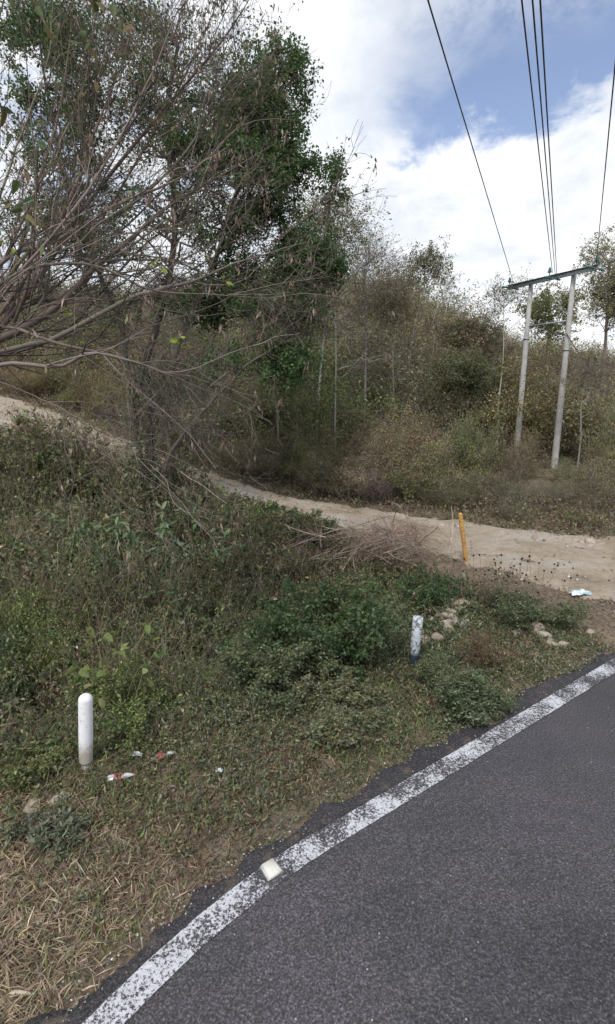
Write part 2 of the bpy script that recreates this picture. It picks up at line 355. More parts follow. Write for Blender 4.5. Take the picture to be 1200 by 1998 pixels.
# ------------------------------------------------------------------ ground, road, track
def grid_obj(name, X, Y, Z, mat, kind='structure', sm=True):
    mb = MB(); r, c = X.shape; V = np.stack([X, Y, Z], -1); idx = np.arange(r*c).reshape(r, c)
    F = np.stack([idx[:-1, :-1], idx[:-1, 1:], idx[1:, 1:], idx[1:, :-1]], -1)
    mb.add(V, F, np.array([.2, .2, .2])); o = mb.build(name, mat, smooth=sm); 
    if kind: o['kind'] = kind
    return o
def warp(a, n, ext, near): 
    t = np.linspace(-1, 1, n); return a+near*t+(ext-near)*np.sign(t)*np.abs(t)**5
gx, gy = np.meshgrid(warp(0, 360, 500, 14), warp(9, 400, 500, 14))
gz = H(gx, gy)
grid_obj('ground', gx, gy, gz, SOIL)
def strip_obj(name, s, nlo, nhi, m, zfun, mat):
    u = np.linspace(0, 1, m)[:, None]; Nn = nlo[None]*(1-u)+nhi[None]*u; Ss = np.repeat(s[None], m, 0)
    off = LINE+Nn; X = DX*Ss+NX*off; Y = DY*Ss+NY*off; Z = zfun(Ss, Nn)
    return grid_obj(name, X, Y, Z, mat)
def bend(s):                                                        # the road curves away a little at the near end
    q = np.clip(1.5-s, 0, 1.9); return -.125*q*q-.475*np.clip(-.4-s, 0, 2.5)
ss_ = np.concatenate([np.linspace(-120, -4, 60), np.linspace(-3.9, 14, 900), np.linspace(14.3, 160, 60)])
edge = .17+.06*(fbm(ss_*1.3, ss_*0+2, 5)-.5)*2+.06*(fbm(ss_*9, ss_*0+5, 6)-.5)+bend(ss_)
def zr(S_, N_):
    return 0.012+.002*np.sin(S_)-.05*ss(N_-np.interp(S_[0], ss_, edge)[None], -.02, 0.)
rs = strip_obj('road', ss_, np.full_like(ss_, -7.2), edge, 60, zr, ASPH)
e2 = edge-.06+.17*fbm(ss_*3, ss_*0+9, 12)+.16*(fbm(ss_*6.3, ss_*0+1, 13, 6)-.5)
strip_obj('road_shoulder', ss_, edge-.16, e2, 10, lambda S_, N_: .004*(1-ss(N_, .3, .6))-.012*ss(N_, .25, .7)+.022*ss(N_-edge[None]*1., -.14, -.02)*(1-ss(N_-e2[None], -.05, 0)), SHOUL)
s3 = np.linspace(-6, 16, 900)
el = .008*(fbm(s3*18, s3*0, 21)-.5); eh = .008*(fbm(s3*18, s3*0+5, 22)-.5)
strip_obj('road_edge_line', s3, -.065+el+bend(s3), .075+eh+bend(s3), 4, lambda S_, N_: .0185+0*S_, PAINT)
# dirt track sheet
tg = nrm(np.gradient(TS[:, :2], axis=0)); q0 = np.linspace(0, len(TS)-1.001, 900); i0 = q0.astype(int); f0 = (q0-i0)[:, None]
cen = TS[i0]*(1-f0)+TS[i0+1]*f0; wid = (TSW[i0]*(1-f0[:, 0])+TSW[i0+1]*f0[:, 0]); tg = tg[i0]
nn_ = np.stack([-tg[:, 1], tg[:, 0]], 1); uu = np.linspace(-1, 1, 90)
ex = 1+.22*(fbm(q0*.9, q0*0+3, 31)-.5)*2
TX = cen[:, 0][:, None]+nn_[:, 0][:, None]*uu[None]*(wid*ex)[:, None]*1.12
TY = cen[:, 1][:, None]+nn_[:, 1][:, None]*uu[None]*(wid*ex)[:, None]*1.12
nT = NX*TX+NY*TY-LINE
TZ = H(TX, TY)+.045*(1-ss(np.abs(uu), .8, 1))[None]-.04*ss(np.abs(uu), .88, 1)[None]+.07*(fbm(TX*3.2, TY*3.2, 2)-.5)+.03*(fbm(TX*9, TY*9, 4)-.5)-.035*np.exp(-((np.abs(uu)-.42)/.13)**2)[None]
TZ = np.where(nT < .5, np.minimum(TZ, .004-.12*(.5-nT)), TZ)
grid_obj('dirt_track', TX, TY, TZ, DIRT)
# ------------------------------------------------------------------ H frame pole structure
def lathe(mb, prof, cx=0, cy=0, seg=20, c=(.5, .5, .5)):
    prof = np.array(prof, float); a = np.arange(seg)/seg*2*np.pi
    V = np.stack([cx+prof[:, :1]*np.cos(a), cy+prof[:, :1]*np.sin(a), np.repeat(prof[:, 1:], seg, 1)], -1)
    idx = np.arange(len(prof)*seg).reshape(len(prof), seg); nx = np.roll(idx, -1, 1)
    mb.add(V, np.stack([idx[:-1], nx[:-1], nx[1:], idx[1:]], -1).reshape(-1, 4), np.array(c))
def box(mb, a, b, wx, wz, c=(.5, .5, .5), ends=True):
    a = np.array(a, float); b = np.array(b, float); d = nrm(b-a); ref = np.array([0, 0, 1.]) if abs(d[2]) < .9 else np.array([1., 0, 0])
    u = nrm(np.cross(d, ref)); v_ = np.cross(u, d)
    V = [p+u*sx*wx/2+v_*sz*wz/2 for p in (a, b) for sx, sz in ((-1, -1), (1, -1), (1, 1), (-1, 1))]
    mb.add(V, [(0, 1, 5, 4), (1, 2, 6, 5), (2, 3, 7, 6), (3, 0, 4, 7), (3, 2, 1, 0), (4, 5, 6, 7)], np.array(c))
TOPZ = 7.30
pl = P(1036, 556, 22.9); pr = P(1120, 534, 21.2)
mid_ = (pl+pr)/2; ar = nrm(np.array([pr[0]-pl[0], pr[1]-pl[1], 0])); sep = np.hypot(pr[0]-pl[0], pr[1]-pl[1])
hz = float(H(mid_[0], mid_[1])); hf_ = empty('utility_pole_frame', (mid_[0], mid_[1], hz), math.atan2(ar[1], ar[0]))
tag(hf_, 'twin concrete utility poles joined by a steel crossarm above the scrub', 'utility pole')
topl = TOPZ-hz
for sg in (-1, 1):
    mb = MB(); lathe(mb, [(.14, -.9), (.135, 0), (.108, topl*.6), (.085, topl+.12), (.075, topl+.14), (.001, topl+.14)], sg*sep/2, 0, 18)
    o = mb.build('pole', CONC, hf_, True)
    mb = MB(); z0 = topl*.62 if sg > 0 else topl*.70
    lathe(mb, [(.10, z0), (.125, z0), (.125, z0+.07), (.10, z0+.07)], sg*sep/2, 0, 18); mb.build('steel_band', STEEL, o, True)
mb = MB()
ya = -.13
box(mb, (-2.05, ya, topl-.04), (2.05, ya, topl-.04), .03, .16); box(mb, (-2.05, ya-.045, topl+.042), (2.05, ya-.045, topl+.042), .12, .012); box(mb, (-2.05, ya-.045, topl-.122), (2.05, ya-.045, topl-.122), .12, .012)
mb.build('crossarm', STEEL, hf_)
mb = MB(); box(mb, (-sep/2+.1, 0, topl-1.75), (sep/2-.1, 0, topl-1.75), .05, .07); mb.build('brace', STEEL, hf_)
for xx in (-1.0, 0, 1.95, -1.95):
    mb = MB(); z0 = topl+.05
    if xx != -1.0:
        lathe(mb, [(.018, z0), (.018, z0+.12), (.07, z0+.12), (.085, z0+.15), (.045, z0+.18), (.075, z0+.20), (.04, z0+.25), (.055, z0+.28), (.03, z0+.31), (.001, z0+.31)], xx, ya-.03, 12)
        mb.build('pin_insulator', TEAL, hf_, True)
for xx in (-1.9, .12, 1.9):
    for sg, nme in ((-1, 'strain_insulator'), (1, 'strain_insulator')):
        mb = MB(); K_ = 25; tt = np.linspace(0, .42, K_); rr = 0.015+.028*(np.arange(K_) % 4 == 2)
        pth = np.stack([xx+0*tt, ya+sg*(.08+tt), topl-.05-.05*tt], 1)[None]
        tubes(mb, pth, rr[None], [(.5, .5, .5)], 10); mb.build(nme, TEAL, hf_, True)
def arm_pt(x, y=0, z=0):
    c_, s_ = ar[0], ar[1]; return np.array((mid_[0]+c_*x-s_*y, mid_[1]+s_*x+c_*y, TOPZ+z))
def wire(name, label, pts, r=.011, group='overhead power lines'):
    mb = MB(); p = bez(pts, 40); tubes(mb, p[None], np.full((1, 40), r), [(.1, .1, .1)], 6)
    return tag(mb.build(name, WIRE, None, True), label, 'power line', group)
def span(name, label, a, px, py, z, **k):
    x = (px-600)/1000; yu = (999-py)/1000; f = CP+yu*SP; u = yu*CP-SP; tt = (z-CAMH)/u; b = np.array((x*tt, f*tt, z))
    d = b-a; pts = []
    for q in np.linspace(0, 3.0, 13): 
        p = a+d*q; p[2] = a[2]+(z-a[2])*q*(1 if q < 1 else 1/q)*1.0; pts.append(p)
    return wire(name, label, pts, **k)
span('power_line', 'overhead wire running to the left end of the crossarm, leftmost in the sky', P(1000, 545, 23.9), 835, 0, 7.25)
span('power_line', 'left wire of the close bundle of three over the crossarm middle', P(1078, 532, 22.1), 1018, 0, 7.2)
span('power_line', 'middle wire of the close bundle of three meeting the crossarm middle', P(1084, 545, 22.3), 1039, 0, 7.0)
span('power_line', 'right wire of the close bundle of three over the crossarm middle', P(1088, 560, 22.2), 1054, 0, 6.9)
span('power_line', 'overhead wire to the right end of the crossarm, at the photo edge', P(1163, 517, 20.6), 1200, 130, 7.2)
a_ = P(1088, 562, 22.2)
wire('power_line', 'jumper wire looping under the crossarm from the left pole', [arm_pt(-1.9, -.7, -.1), arm_pt(-1.3, -.5, -.42), P(1060, 575, 22.4), a_, arm_pt(.9, -.5, -.35)], .009)
wire('power_line', 'wire leaving the right crossarm end toward the right edge trees', [arm_pt(1.95, -.5, -.1), P(1200, 540, 20.0), P(1330, 520, 17)], .010)
wire('power_line', 'lower wire crossing from the right pole to the right edge', [P(1116, 552, 21.1), P(1160, 562, 20.5), P(1210, 558, 19.8), P(1330, 545, 18)], .009)
wire('power_line', 'thin guy wire slanting down left from the left pole into scrub', [P(1030, 610, 22.9), P(950, 680, 22.5), P(860, 745, 22)], .008)
sc_ = wire('service_cable', 'black service cable with a coil right of the right pole', [P(1105, 650, 21.1), P(1130, 690, 20.8), P(1150, 704, 20.5), P(1200, 710, 20), P(1330, 690, 18)], .016)
mb = MB(); cc = P(1158, 702, 20.4); th = np.linspace(0, 2*np.pi*2.9, 60)
tubes(mb, np.stack([cc[0]+.13*np.cos(th)*(1+.1*np.sin(th*.3)), cc[1]+.01*th, cc[2]+.11*np.sin(th)], 1)[None], np.full((1, 60), .014), [(.1, .1, .1)], 6); mb.build('cable_coil', WIRE, sc_, True)
# ------------------------------------------------------------------ marker posts
def solid(name, prof, loc, mat, label, cat, tilt=(0, 0), seg=28):
    mb = MB(); lathe(mb, prof, 0, 0, seg); o = mb.build(name, mat, None, True); o.location = loc; o.rotation_euler = (tilt[0], tilt[1], 0); return tag(o, label, cat)
def rnd_top(r, z0, z1, k=8):
    return [(r, z0)]+[(r*math.cos(a), z1-r*.95+r*.95*math.sin(a)) for a in np.linspace(0, math.pi/2-.02, k)]
b1 = G(168, 1500)
mp_ = empty('marker_post', b1); tag(mp_, 'round-topped clean white marker post beside the road at left', 'marker post'); mp_.rotation_euler = (0, .085, 0)
mb = MB(); lathe(mb, [(.002, .055), (.042, .055), (.046, .065)]+rnd_top(.046, .07, .575), seg=28); mb.build('post_shaft', WHITE, mp_, True)
mb = MB(); lathe(mb, [(.033, -.25), (.033, .0555)], seg=20); mb.build('post_base', CONC, mp_, True)
b2 = G(806, 1300)
solid('marker_post', [(.001, -.2), (.049, -.2), (.049, .50), (.046, .515), (.0, .518)], b2, FLAKE, 'chipped white marker post with dark base among weeds', 'marker post', (.0, .05))
b3 = G(910, 1098)
solid('marker_post', [(.034, -.2)]+rnd_top(.034, 0, .84), b3, YEL, 'leaning yellow pipe post beside the dirt track', 'marker post', (.06, -.20), 20)
# road stud
st = G(530, 1714)
def prism(name, sx, sy, sz, tx, ty, loc, rz, mat, parent=None):
    mb = MB(); V = [(-sx, -sy, 0), (sx, -sy, 0), (sx, sy, 0), (-sx, sy, 0), (-tx, -ty, sz), (tx, -ty, sz), (tx, ty, sz), (-tx, ty, sz)]
    mb.add(V, [(0, 1, 5, 4), (1, 2, 6, 5), (2, 3, 7, 6), (3, 0, 4, 7), (4, 5, 6, 7), (3, 2, 1, 0)], np.array((.5, .5, .5)))
    o = mb.build(name, mat, parent); o.location = loc; o.rotation_euler = (0, 0, rz); return o
sr = empty('road_stud', (st[0], st[1], .019), math.atan2(DY, DX)); tag(sr, 'square cream road stud sitting on the white edge line', 'road stud')
prism('stud_body', .050, .050, .020, .030, .042, (0, 0, 0), 0, REFL, sr)
prism('reflector', .005, .036, .010, .003, .030, (-.043, 0, .005), 0, PLAST, sr)
# ------------------------------------------------------------------ rocks
def rock_mesh(seed, flat=.7):
    rg = np.random.default_rng(seed); k = 9; mb = MB(); u, v_ = np.meshgrid(np.linspace(0, 2*np.pi, 15)[:-1], np.linspace(.03, np.pi-.03, k))
    D = np.stack([np.cos(u)*np.sin(v_), np.sin(u)*np.sin(v_), np.cos(v_)], -1)
    r = np.ones(u.shape)
    for i in range(9):
        a = nrm(rg.normal(0, 1, 3)); dd = D@a; r = np.minimum(r, rg.uniform(.5, .95)/np.maximum(dd, .2))
    V = D*r[..., None]*np.array((1, rg.uniform(.6, .9), flat*rg.uniform(.7, 1.1))); idx = np.arange(k*14).reshape(k, 14); nx = np.roll(idx, -1, 1)
    mb.add(V, np.stack([idx[:-1], idx[1:], nx[1:], nx[:-1]], -1).reshape(-1, 4), np.array((.4, .4, .4))); return mb
rocks = []
for i in range(6):
    o = rock_mesh(50+i).build('rock', ROCK); rocks.append(o)
used = set()
def rock(px, py, size, label, group=None, sink=.15, w_=None, zoff=0, flatz=1):
    i = int(rng.integers(0, 6)); o = rocks[i] if i not in used else rocks[i].copy()
    if i in used: col.objects.link(o)
    used.add(i)
    p = G(px, py) if w_ is None else np.array(w_); o.location = (p[0], p[1], p[2]+size*(.45-sink)*flatz+zoff); o.scale = (size, size, size*flatz)
    o.rotation_euler = (rng.uniform(-.3, .3), rng.uniform(-.3, .3), rng.uniform(0, 6.3)); tag(o, label, 'rock', group); o['group'] = group or 'stones around the verge'; return o
rock(60, 1583, .10, 'tan flat stone in the weeds at left, nearer of two', None, .3, flatz=.6)
rock(118, 1562, .095, 'tan flat stone beside the leafy weeds, farther of two', None, .3, flatz=.6)
for k in range(46):
    px = 872+rng.normal(0, 24); py = 1222+rng.normal(0, 22); s_ = rng.uniform(.03, .085)
    rock(px, py, s_, ('%s rubble stone %s of the heap behind the chipped post' % ('larger' if s_ > .06 else 'smaller', 'high on the left' if px < 872 and py < 1222 else 'low on the left' if px < 872 else 'high on the right' if py < 1222 else 'low on the right')), 'rubble heap stones', .1, zoff=.10*math.exp(-((px-872)/30)**2)*rng.uniform(0, 1))
rock(895, 1182, .22, 'long flat grey slab above the rubble heap', None, .1, flatz=.5)
for (px, py, s_, l) in ((1048, 1232, .13, 'tan stone above the others near the junction corner'), (1062, 1243, .10, 'pale stone right of the tan corner stone'), (1015, 1240, .09, 'brownish stone at the left of the corner stones'),
                        (1100, 1262, .08, 'small pale stone at the right of the corner stones'), (1075, 1262, .14, 'low white stone at the front of the corner stones'), (1150, 1235, .07, 'little stone at the far right of the junction corner')):
    rock(px, py, s_, l, 'stones at the junction corner', .2, flatz=.75)
for k in range(30):
    px = rng.uniform(780, 1200); py = np.interp(px, [740, 900, 1000, 1090, 1200], [1012, 1030, 1042, 1054, 1066])+rng.normal(0, 4)
    rock(px, py, rng.uniform(.04, .09), ('pale stone on the far edge of the dirt track %s' % ('left of the yellow post' if px < 890 else 'right of the yellow post' if px < 1000 else 'left of the white rock' if px < 1090 else 'at the right edge')), 'stones along the track edge', .2)
rock(1092, 1058, .14, 'white rock on the far track edge by the bushes', 'stones along the track edge')
rock(1150, 1062, .15, 'tan rock on the far track edge near the right side', 'stones along the track edge')
for k in range(70):
    u_ = rng.uniform(0, 1); px = 60+u_*200+rng.normal(0, 14); py = 820+u_*60+rng.normal(0, 16)
    rock(px, py, rng.uniform(.03, .085), ('pale broken stone on the %s of the rising track, %s' % ('upper end' if px < 130 else 'middle' if px < 200 else 'lower end', 'near its far bank' if py < 820+u_*60 else 'near its grassy edge')), 'stones scattered on the rising track', .2)
# ------------------------------------------------------------------ litter
def bottle(px, py, rz, label, tiltv):
    p = G(px, py); o = empty('plastic_bottle', (p[0], p[1], p[2]+.04), rz); tag(o, label, 'bottle'); o.scale = (.78,)*3; o.location.z -= .01
    def crush(prof, name, mat):
        mb = MB(); lathe(mb, prof, 0, 0, 16); V = mb.v[0]; z = V[:, 2].copy(); x = V[:, 0].copy(); y = V[:, 1].copy()
        V[:, 0] = z-.11; V[:, 1] = x*(1+.25*np.sin(z*30)); V[:, 2] = y*(.62+.2*np.sin(z*43))
        return mb.build(name, mat, o, True)
    crush([(.002, 0), (.030, .003), (.034, .02), (.034, .055)], 'bottle_base', PLAST)
    crush([(.0345, .055), (.036, .06), (.036, .135), (.0345, .14)], 'label_band', REDL)
    crush([(.034, .14), (.033, .16), (.022, .19), (.013, .205), (.013, .215)], 'bottle_neck', PLAST)
    crush([(.015, .213), (.016, .215), (.016, .232), (.001, .234)], 'cap', REDL)
bottle(318, 1484, R(25), 'crushed clear bottle with red label, farther from the post', 0)
bottle(236, 1524, R(15), 'crushed clear bottle with red label, near the white post foot', 0)
def crumple(name, px, py, sx, sy, hgt, mat, label, cat, seed, rz=0):
    p = G(px, py); u, v_ = np.meshgrid(np.linspace(-1, 1, 26), np.linspace(-1, 1, 18)); m = 1-.5*(u**2+v_**2)
    Z = hgt*(fbm(u*3+9, v_*3, seed, 4)*1.4-.2)*np.clip(m, 0, 1); X = u*sx*(1+.2*(fbm(v_*4, u, seed+3)-.5)); Y = v_*sy*(1-.3*np.abs(u))*(1+.5*(fbm(u*4, v_, seed+4)-.5))
    mb = MB(); idx = np.arange(u.size).reshape(u.shape); V = np.stack([X, Y, Z], -1)
    mb.add(V, np.stack([idx[:-1, :-1], idx[:-1, 1:], idx[1:, 1:], idx[1:, :-1]], -1).reshape(-1, 4), np.array((.6, .6, .6)))
    o = mb.build(name, mat, None, True); o.location = (p[0], p[1], p[2]+.03); o.rotation_euler = (0, 0, rz); return tag(o, label, cat)
crumple('plastic_bag', 1132, 1164, .14, .07, .08, FILM, 'crumpled pale blue plastic bag on the dirt track', 'bag', 3, .1)
crumple('plastic_wrapper', 266, 1480, .045, .022, .03, FILM, 'small pale wrapper in the grass right of the white post', 'wrapper', 8)
crumple('plastic_wrapper', 428, 1512, .022, .02, .03, FILM, 'tiny pale wrapper in dry grass right of the bottles', 'wrapper', 13)
mb = MB(); p0 = G(22, 1945); p1 = G(62, 1952); tubes(mb, bez([p0+(0, 0, .02), (p0+p1)/2+(0, 0, .03), p1+(0, 0, .02)], 6)[None], np.array([[.006, .009, .009, .008, .008, .004]]), [(.5, .44, .34)], 7)
tag(mb.build('stick', BARK, None, True), 'short pale peeled stick on the straw at lower left', 'stick')
# ------------------------------------------------------------------ vegetation kit
def stems_of(mb, base, n, L, lean, rad, pal, rg, K=7, jit=.12, up=.08, spread=.15):
    a = rg.uniform(0, 2*np.pi, n); l = lean*np.sqrt(rg.uniform(0, 1, n))
    d = np.stack([np.cos(a)*np.sin(l), np.sin(a)*np.sin(l), np.cos(l)], 1)
    p = base+np.stack([np.cos(a), np.sin(a), 0*a], 1)*rg.uniform(0, spread, (n, 1)); p[:, 2] -= .08
    ln = L*rg.uniform(.6, 1.1, n)[:, None]/(K-1); out = [p]
    for k in range(K-1):
        d = nrm(d+rg.normal(0, jit, (n, 3))+np.array([0, 0, up])); p = p+d*ln; out.append(p)
    path = np.stack(out, 1); r = rad*rg.uniform(.6, 1.2, n)[:, None]*np.linspace(1, .3, K)[None]
    tubes(mb, path, r, pal, 4, rg); return path, r
def add_leaves_on(mb, paths, per, L, W, pal, rg, spread=.03, up=.5, t0=.15, big=False, droop=0):
    n = len(paths)*per; idx = np.repeat(np.arange(len(paths)), per); p, tg, _, _ = interp(paths, idx, rg.uniform(t0, 1, n))
    p = p+rg.normal(0, spread, (n, 3)); d = tg*.5+rg.normal(0, .7, (n, 3)); d[:, 2] -= droop
    leaves(mb, p, L, W, pal, up, rg, d=d, big=big)
def bush_mesh(seed, hgt=1., rad=.8, nst=14, bark=GT, leaf=MG, per=26, L=.05, W=.028, sub=9, sub2=4, droop=0., lean=.7, up=.08, big=False, rs=.012, spread=.03, jit=.12, leafup=.5):
    rg = np.random.default_rng(seed); s_ = MB(); f = MB()
    a, ra = stems_of(s_, np.zeros(3), nst, hgt, lean, rs, bark, rg, spread=rad*.3, up=up, jit=jit)
    b, rb = grow(a, ra, sub, hgt*.45, .75, .15, 1., 5, .2, up*.8, .6, .002, rg=rg); tubes(s_, b, rb, bark, 3, rg)
    c, rc = grow(b, rb, sub2, hgt*.22, .8, .15, 1., 4, .25, up*.5, .6, .0015, rg=rg); tubes(s_, c, rc, bark, 3, rg)
    if per:
        add_leaves_on(f, c, per, L, W, leaf, rg, spread, leafup, big=big, droop=droop)
        add_leaves_on(f, b, max(per//2, 1), L, W, leaf, rg, spread, leafup, big=big, droop=droop)
    return s_, f
def make_bush(name, seed, loc, label, cat, group=None, rz=0, sc=(1, 1, 1), stem='stems', fol='foliage', **k):
    s_, f = bush_mesh(seed, **k); o = empty(name, loc, rz); o.scale = sc; tag(o, label, cat, group)
    s_.build(stem, BARK, o)
    if f.n: f.build(fol, LEAF, o)
    return o
def append(dst, src, loc, rz, sc, tint=None):
    V, F, C = src; c_, s_ = math.cos(rz), math.sin(rz); V = V*np.array(sc, np.float32)
    V = np.stack([V[:, 0]*c_-V[:, 1]*s_+loc[0], V[:, 0]*s_+V[:, 1]*c_+loc[1], V[:, 2]+loc[2]], 1)
    dst.add(V, F, C if tint is None else np.clip(C*np.asarray(tint, np.float32), 0, .9))
# ------------------------------------------------------------------ bare tree beside the road (trunk outside the left edge)
rg = np.random.default_rng(11)
bt = empty('bare_tree', (-4.3, 4.9, float(H(-4.3, 4.9)))); tag(bt, 'nearly leafless tree reaching grey branches in from the left edge', 'tree')
O = np.array(bt.location); wood = MB(); tw = MB()
def sub(p): return np.asarray(p)-O
root = np.array((-4.3, 4.9, O[2]-.2)); fork = np.array((-4.0, 4.75, 2.3)); 
tr1 = bez([root, (-4.35, 4.85, 1.0), fork], 12); tubes(wood, sub(tr1)[None], np.linspace(.14, .09, 12)[None], GT, 12, rg)
limbs = [
 ([(-150, 730, 4.6), (0, 665, 4.5), (60, 640, 4.5), (130, 590, 4.6), (200, 520, 4.7), (262, 468, 4.8), (330, 400, 5.0), (450, 330, 5.2), (560, 268, 5.4)], .040),
 ([(-60, 700, 4.6), (100, 650, 4.3), (250, 570, 4.2), (350, 540, 4.3), (470, 490, 4.4), (600, 452, 4.6)], .026),
 ([(-120, 720, 4.6), (-20, 660, 4.6), (60, 560, 4.8), (150, 420, 5.0), (260, 280, 5.2), (370, 150, 5.3), (450, 50, 5.4), (500, -40, 5.5)], .030),
 ([(-150, 700, 4.6), (0, 560, 4.9), (50, 420, 5.1), (100, 250, 5.3), (130, 100, 5.4), (150, -60, 5.5)], .026),
 ([(-120, 745, 4.6), (0, 715, 4.0), (110, 718, 3.9), (180, 690, 3.8), (250, 700, 3.8), (350, 728, 3.9), (450, 695, 4.1), (560, 655, 4.3)], .020),
 ([(-120, 700, 4.6), (0, 520, 4.5), (100, 480, 4.6), (230, 400, 4.8), (380, 330, 5.0), (480, 240, 5.2), (590, 235, 5.4)], .022),
 ([(-100, 720, 4.6), (-20, 560, 4.2), (150, 505, 4.1), (300, 560, 4.1), (430, 575, 4.3), (600, 590, 4.5)], .018),
 ([(-80, 720, 4.6), (80, 610, 4.8), (170, 550, 5.0), (175, 470, 5.2), (240, 360, 5.3), (330, 210, 5.4), (400, 60, 5.5), (440, -40, 5.6)], .024),
 ([(-60, 690, 4.7), (120, 430, 5.0), (190, 250, 5.1), (235, 100, 5.3), (260, -60, 5.4)], .020),
 ([(-90, 690, 4.6), (30, 600, 4.8), (72, 400, 5.0), (62, 200, 5.2), (30, -40, 5.3)], .020),
 ([(-90, 690, 4.6), (40, 520, 4.2), (190, 330, 4.2), (300, 120, 4.3), (360, -40, 4.4)], .018),
 ([(-120, 700, 4.6), (0, 640, 4.2), (90, 665, 4.1), (210, 690, 4.2), (300, 640, 4.4), (420, 600, 4.6), (520, 540, 4.8)], .018),
 ([(-100, 690, 4.6), (60, 480, 4.7), (220, 420, 4.8), (350, 300, 5.0), (400, 190, 5.1), (450, 60, 5.2)], .020),
 ([(-90, 690, 4.6), (0, 300, 4.9), (-10, 120, 5.0), (20, -40, 5.1)], .018),
 ([(-100, 700, 4.6), (20, 690, 5.2), (140, 640, 5.4), (280, 480, 5.5), (420, 420, 5.7), (600, 360, 5.9)], .022),
 ([(-90, 690, 4.7), (90, 330, 5.0), (170, 120, 5.1), (180, -60, 5.2)], .017),
 ([(-90, 690, 4.7), (150, 380, 5.4), (290, 190, 5.6), (350, 40, 5.7), (390, -60, 5.8)], .017),
 ([(-90, 690, 4.7), (110, 560, 5.4), (300, 400, 5.8), (400, 260, 6.0), (460, 170, 6.1)], .016),
 ([(-90, 690, 4.6), (-10, 420, 4.4), (40, 260, 4.4), (90, 100, 4.4), (100, -60, 4.4)], .014),
 ([(0, 745, 4.2), (120, 790, 4.0), (220, 850, 3.9), (330, 880, 4.0)], .004),
]
L1 = []; R1 = []
for pts, r in limbs:
    q = [P(*a_) for a_ in pts]; 
    if r > .01: q = [fork]+q
    b_ = bez(q, 26); b_[3:] += np.cumsum(rg.normal(0, .006, (23, 3)), 0); L1.append(sub(b_)); R1.append(r*np.maximum(np.linspace(1, 0, 26)**.75, .05))
L1 = np.array(L1); R1 = np.array(R1); tubes(wood, L1, R1, gain(GT, (.82, .80, .77)), 7, rg)
# side branches leave each limb towards the open side of the tree
def keep_right(path): return path
B, RB_ = grow(L1, R1, 12, 1.45, .55, .22, .98, 8, .13, .02, .5, .0035, .35, rg, shorten=.62); tubes(tw, B, RB_, GT+DK, 5, rg)
C_, RC = grow(B, RB_, 7, .62, .6, .15, 1, 6, .16, .02, .6, .0022, .4, rg); tubes(tw, C_, RC, GT+DK+DK, 3, rg)
D_, RD = grow(C_, RC, 3, .28, .6, .15, 1, 4, .18, .0, .7, .0017, .6, rg); tubes(tw, D_, RD, GT+DK+DK, 3, rg)
wood.build('trunk', BARK, bt, True); tw.build('branches', BARK, bt)
# dry pods and the last leaves
pod = MB(); ends = np.concatenate([C_[:, -1], D_[:, -1]]); k = ends[rg.random(len(ends)) < .10]
kk = np.repeat(k, 4, 0)+rg.normal(0, .022, (len(k)*4, 3)); d = rg.normal(0, .35, kk.shape); d[:, 2] = -1
leaves(pod, kk, .062, .014, RB+PK+BR, .2, rg, d=d); pod.build('dry_pods', LEAF, bt)
lf = MB(); k = ends[(rg.random(len(ends)) < .38) & (rg.random(len(ends)) < .35+.65*ss(ends[:, 2]+O[2], 3.2, 5.2))]; k = np.repeat(k, 3, 0); k = k+rg.normal(0, .03, k.shape)
leaves(lf, k, .034, .02, MG+OL+DG, .5, rg)
for (px, py, y_, n_) in ((315, 520, 4.2, 5), (354, 668, 3.9, 6), (438, 552, 4.3, 3), (10, 470, 4.0, 4), (128, 612, 4.4, 2)):
    c_ = sub(P(px, py, y_)); leaves(lf, c_+rg.normal(0, .022, (n_, 3)), .052, .04, [(.30, .36, .06), (.24, .30, .05)], .3, rg, big=True)
for (px, py, y_, n_) in ((80, 60, 3.2, 7), (215, 40, 3.4, 9), (150, 110, 3.3, 5), (60, 400, 3.4, 7), (20, 225, 3.0, 5), (175, 10, 3.3, 8), (35, 350, 3.3, 4), (60, 300, 3.4, 4), (250, 15, 3.5, 5)):
    c_ = sub(P(px, py, y_)); d = rg.normal(0, .5, (n_, 3)); d[:, 2] -= .6
    leaves(lf, c_+rg.normal(0, .06, (n_, 3))*(1, 1, 1.6), .07, .036, [(.12, .15, .07), (.15, .19, .11), (.10, .13, .05), (.17, .15, .06)], .2, rg, d=d, big=True)
lf.build('leaves', LEAF, bt)
# ------------------------------------------------------------------ large dark green tree with twin trunks
rg = np.random.default_rng(23)
base = G(314, 1052); base[1] = min(base[1], 10.6)
gt = empty('broadleaf_tree', base); tag(gt, 'tall dark green tree with twin dark trunks between verge and dirt track', 'tree'); O = base.copy()
Yb = base[1]; wood = MB(); lim = MB(); crown = MB()
stems = [([(318, 1060, Yb), (308, 960, Yb), (290, 900, Yb), (297, 790, Yb), (290, 700, Yb-.1), (330, 560, Yb-.2), (345, 400, Yb-.2), (330, 250, Yb), (350, 80, Yb)], .12),
         ([(322, 1060, Yb), (326, 960, Yb), (334, 900, Yb), (322, 800, Yb+.1), (345, 680, Yb+.2), (400, 560, Yb+.3), (440, 420, Yb+.3), (480, 260, Yb), (520, 140, Yb)], .10),
         ([(312, 1060, Yb), (296, 980, Yb+.1), (278, 900, Yb+.2), (262, 800, Yb+.3), (240, 640, Yb+.3), (180, 470, Yb), (130, 300, Yb), (90, 100, Yb)], .085),
         ([(318, 980, Yb), (330, 900, Yb-.2), (400, 800, Yb-.3), (470, 720, Yb-.3), (560, 650, Yb-.2), (620, 560, Yb-.1)], .045)]
SP_ = []; SR = []
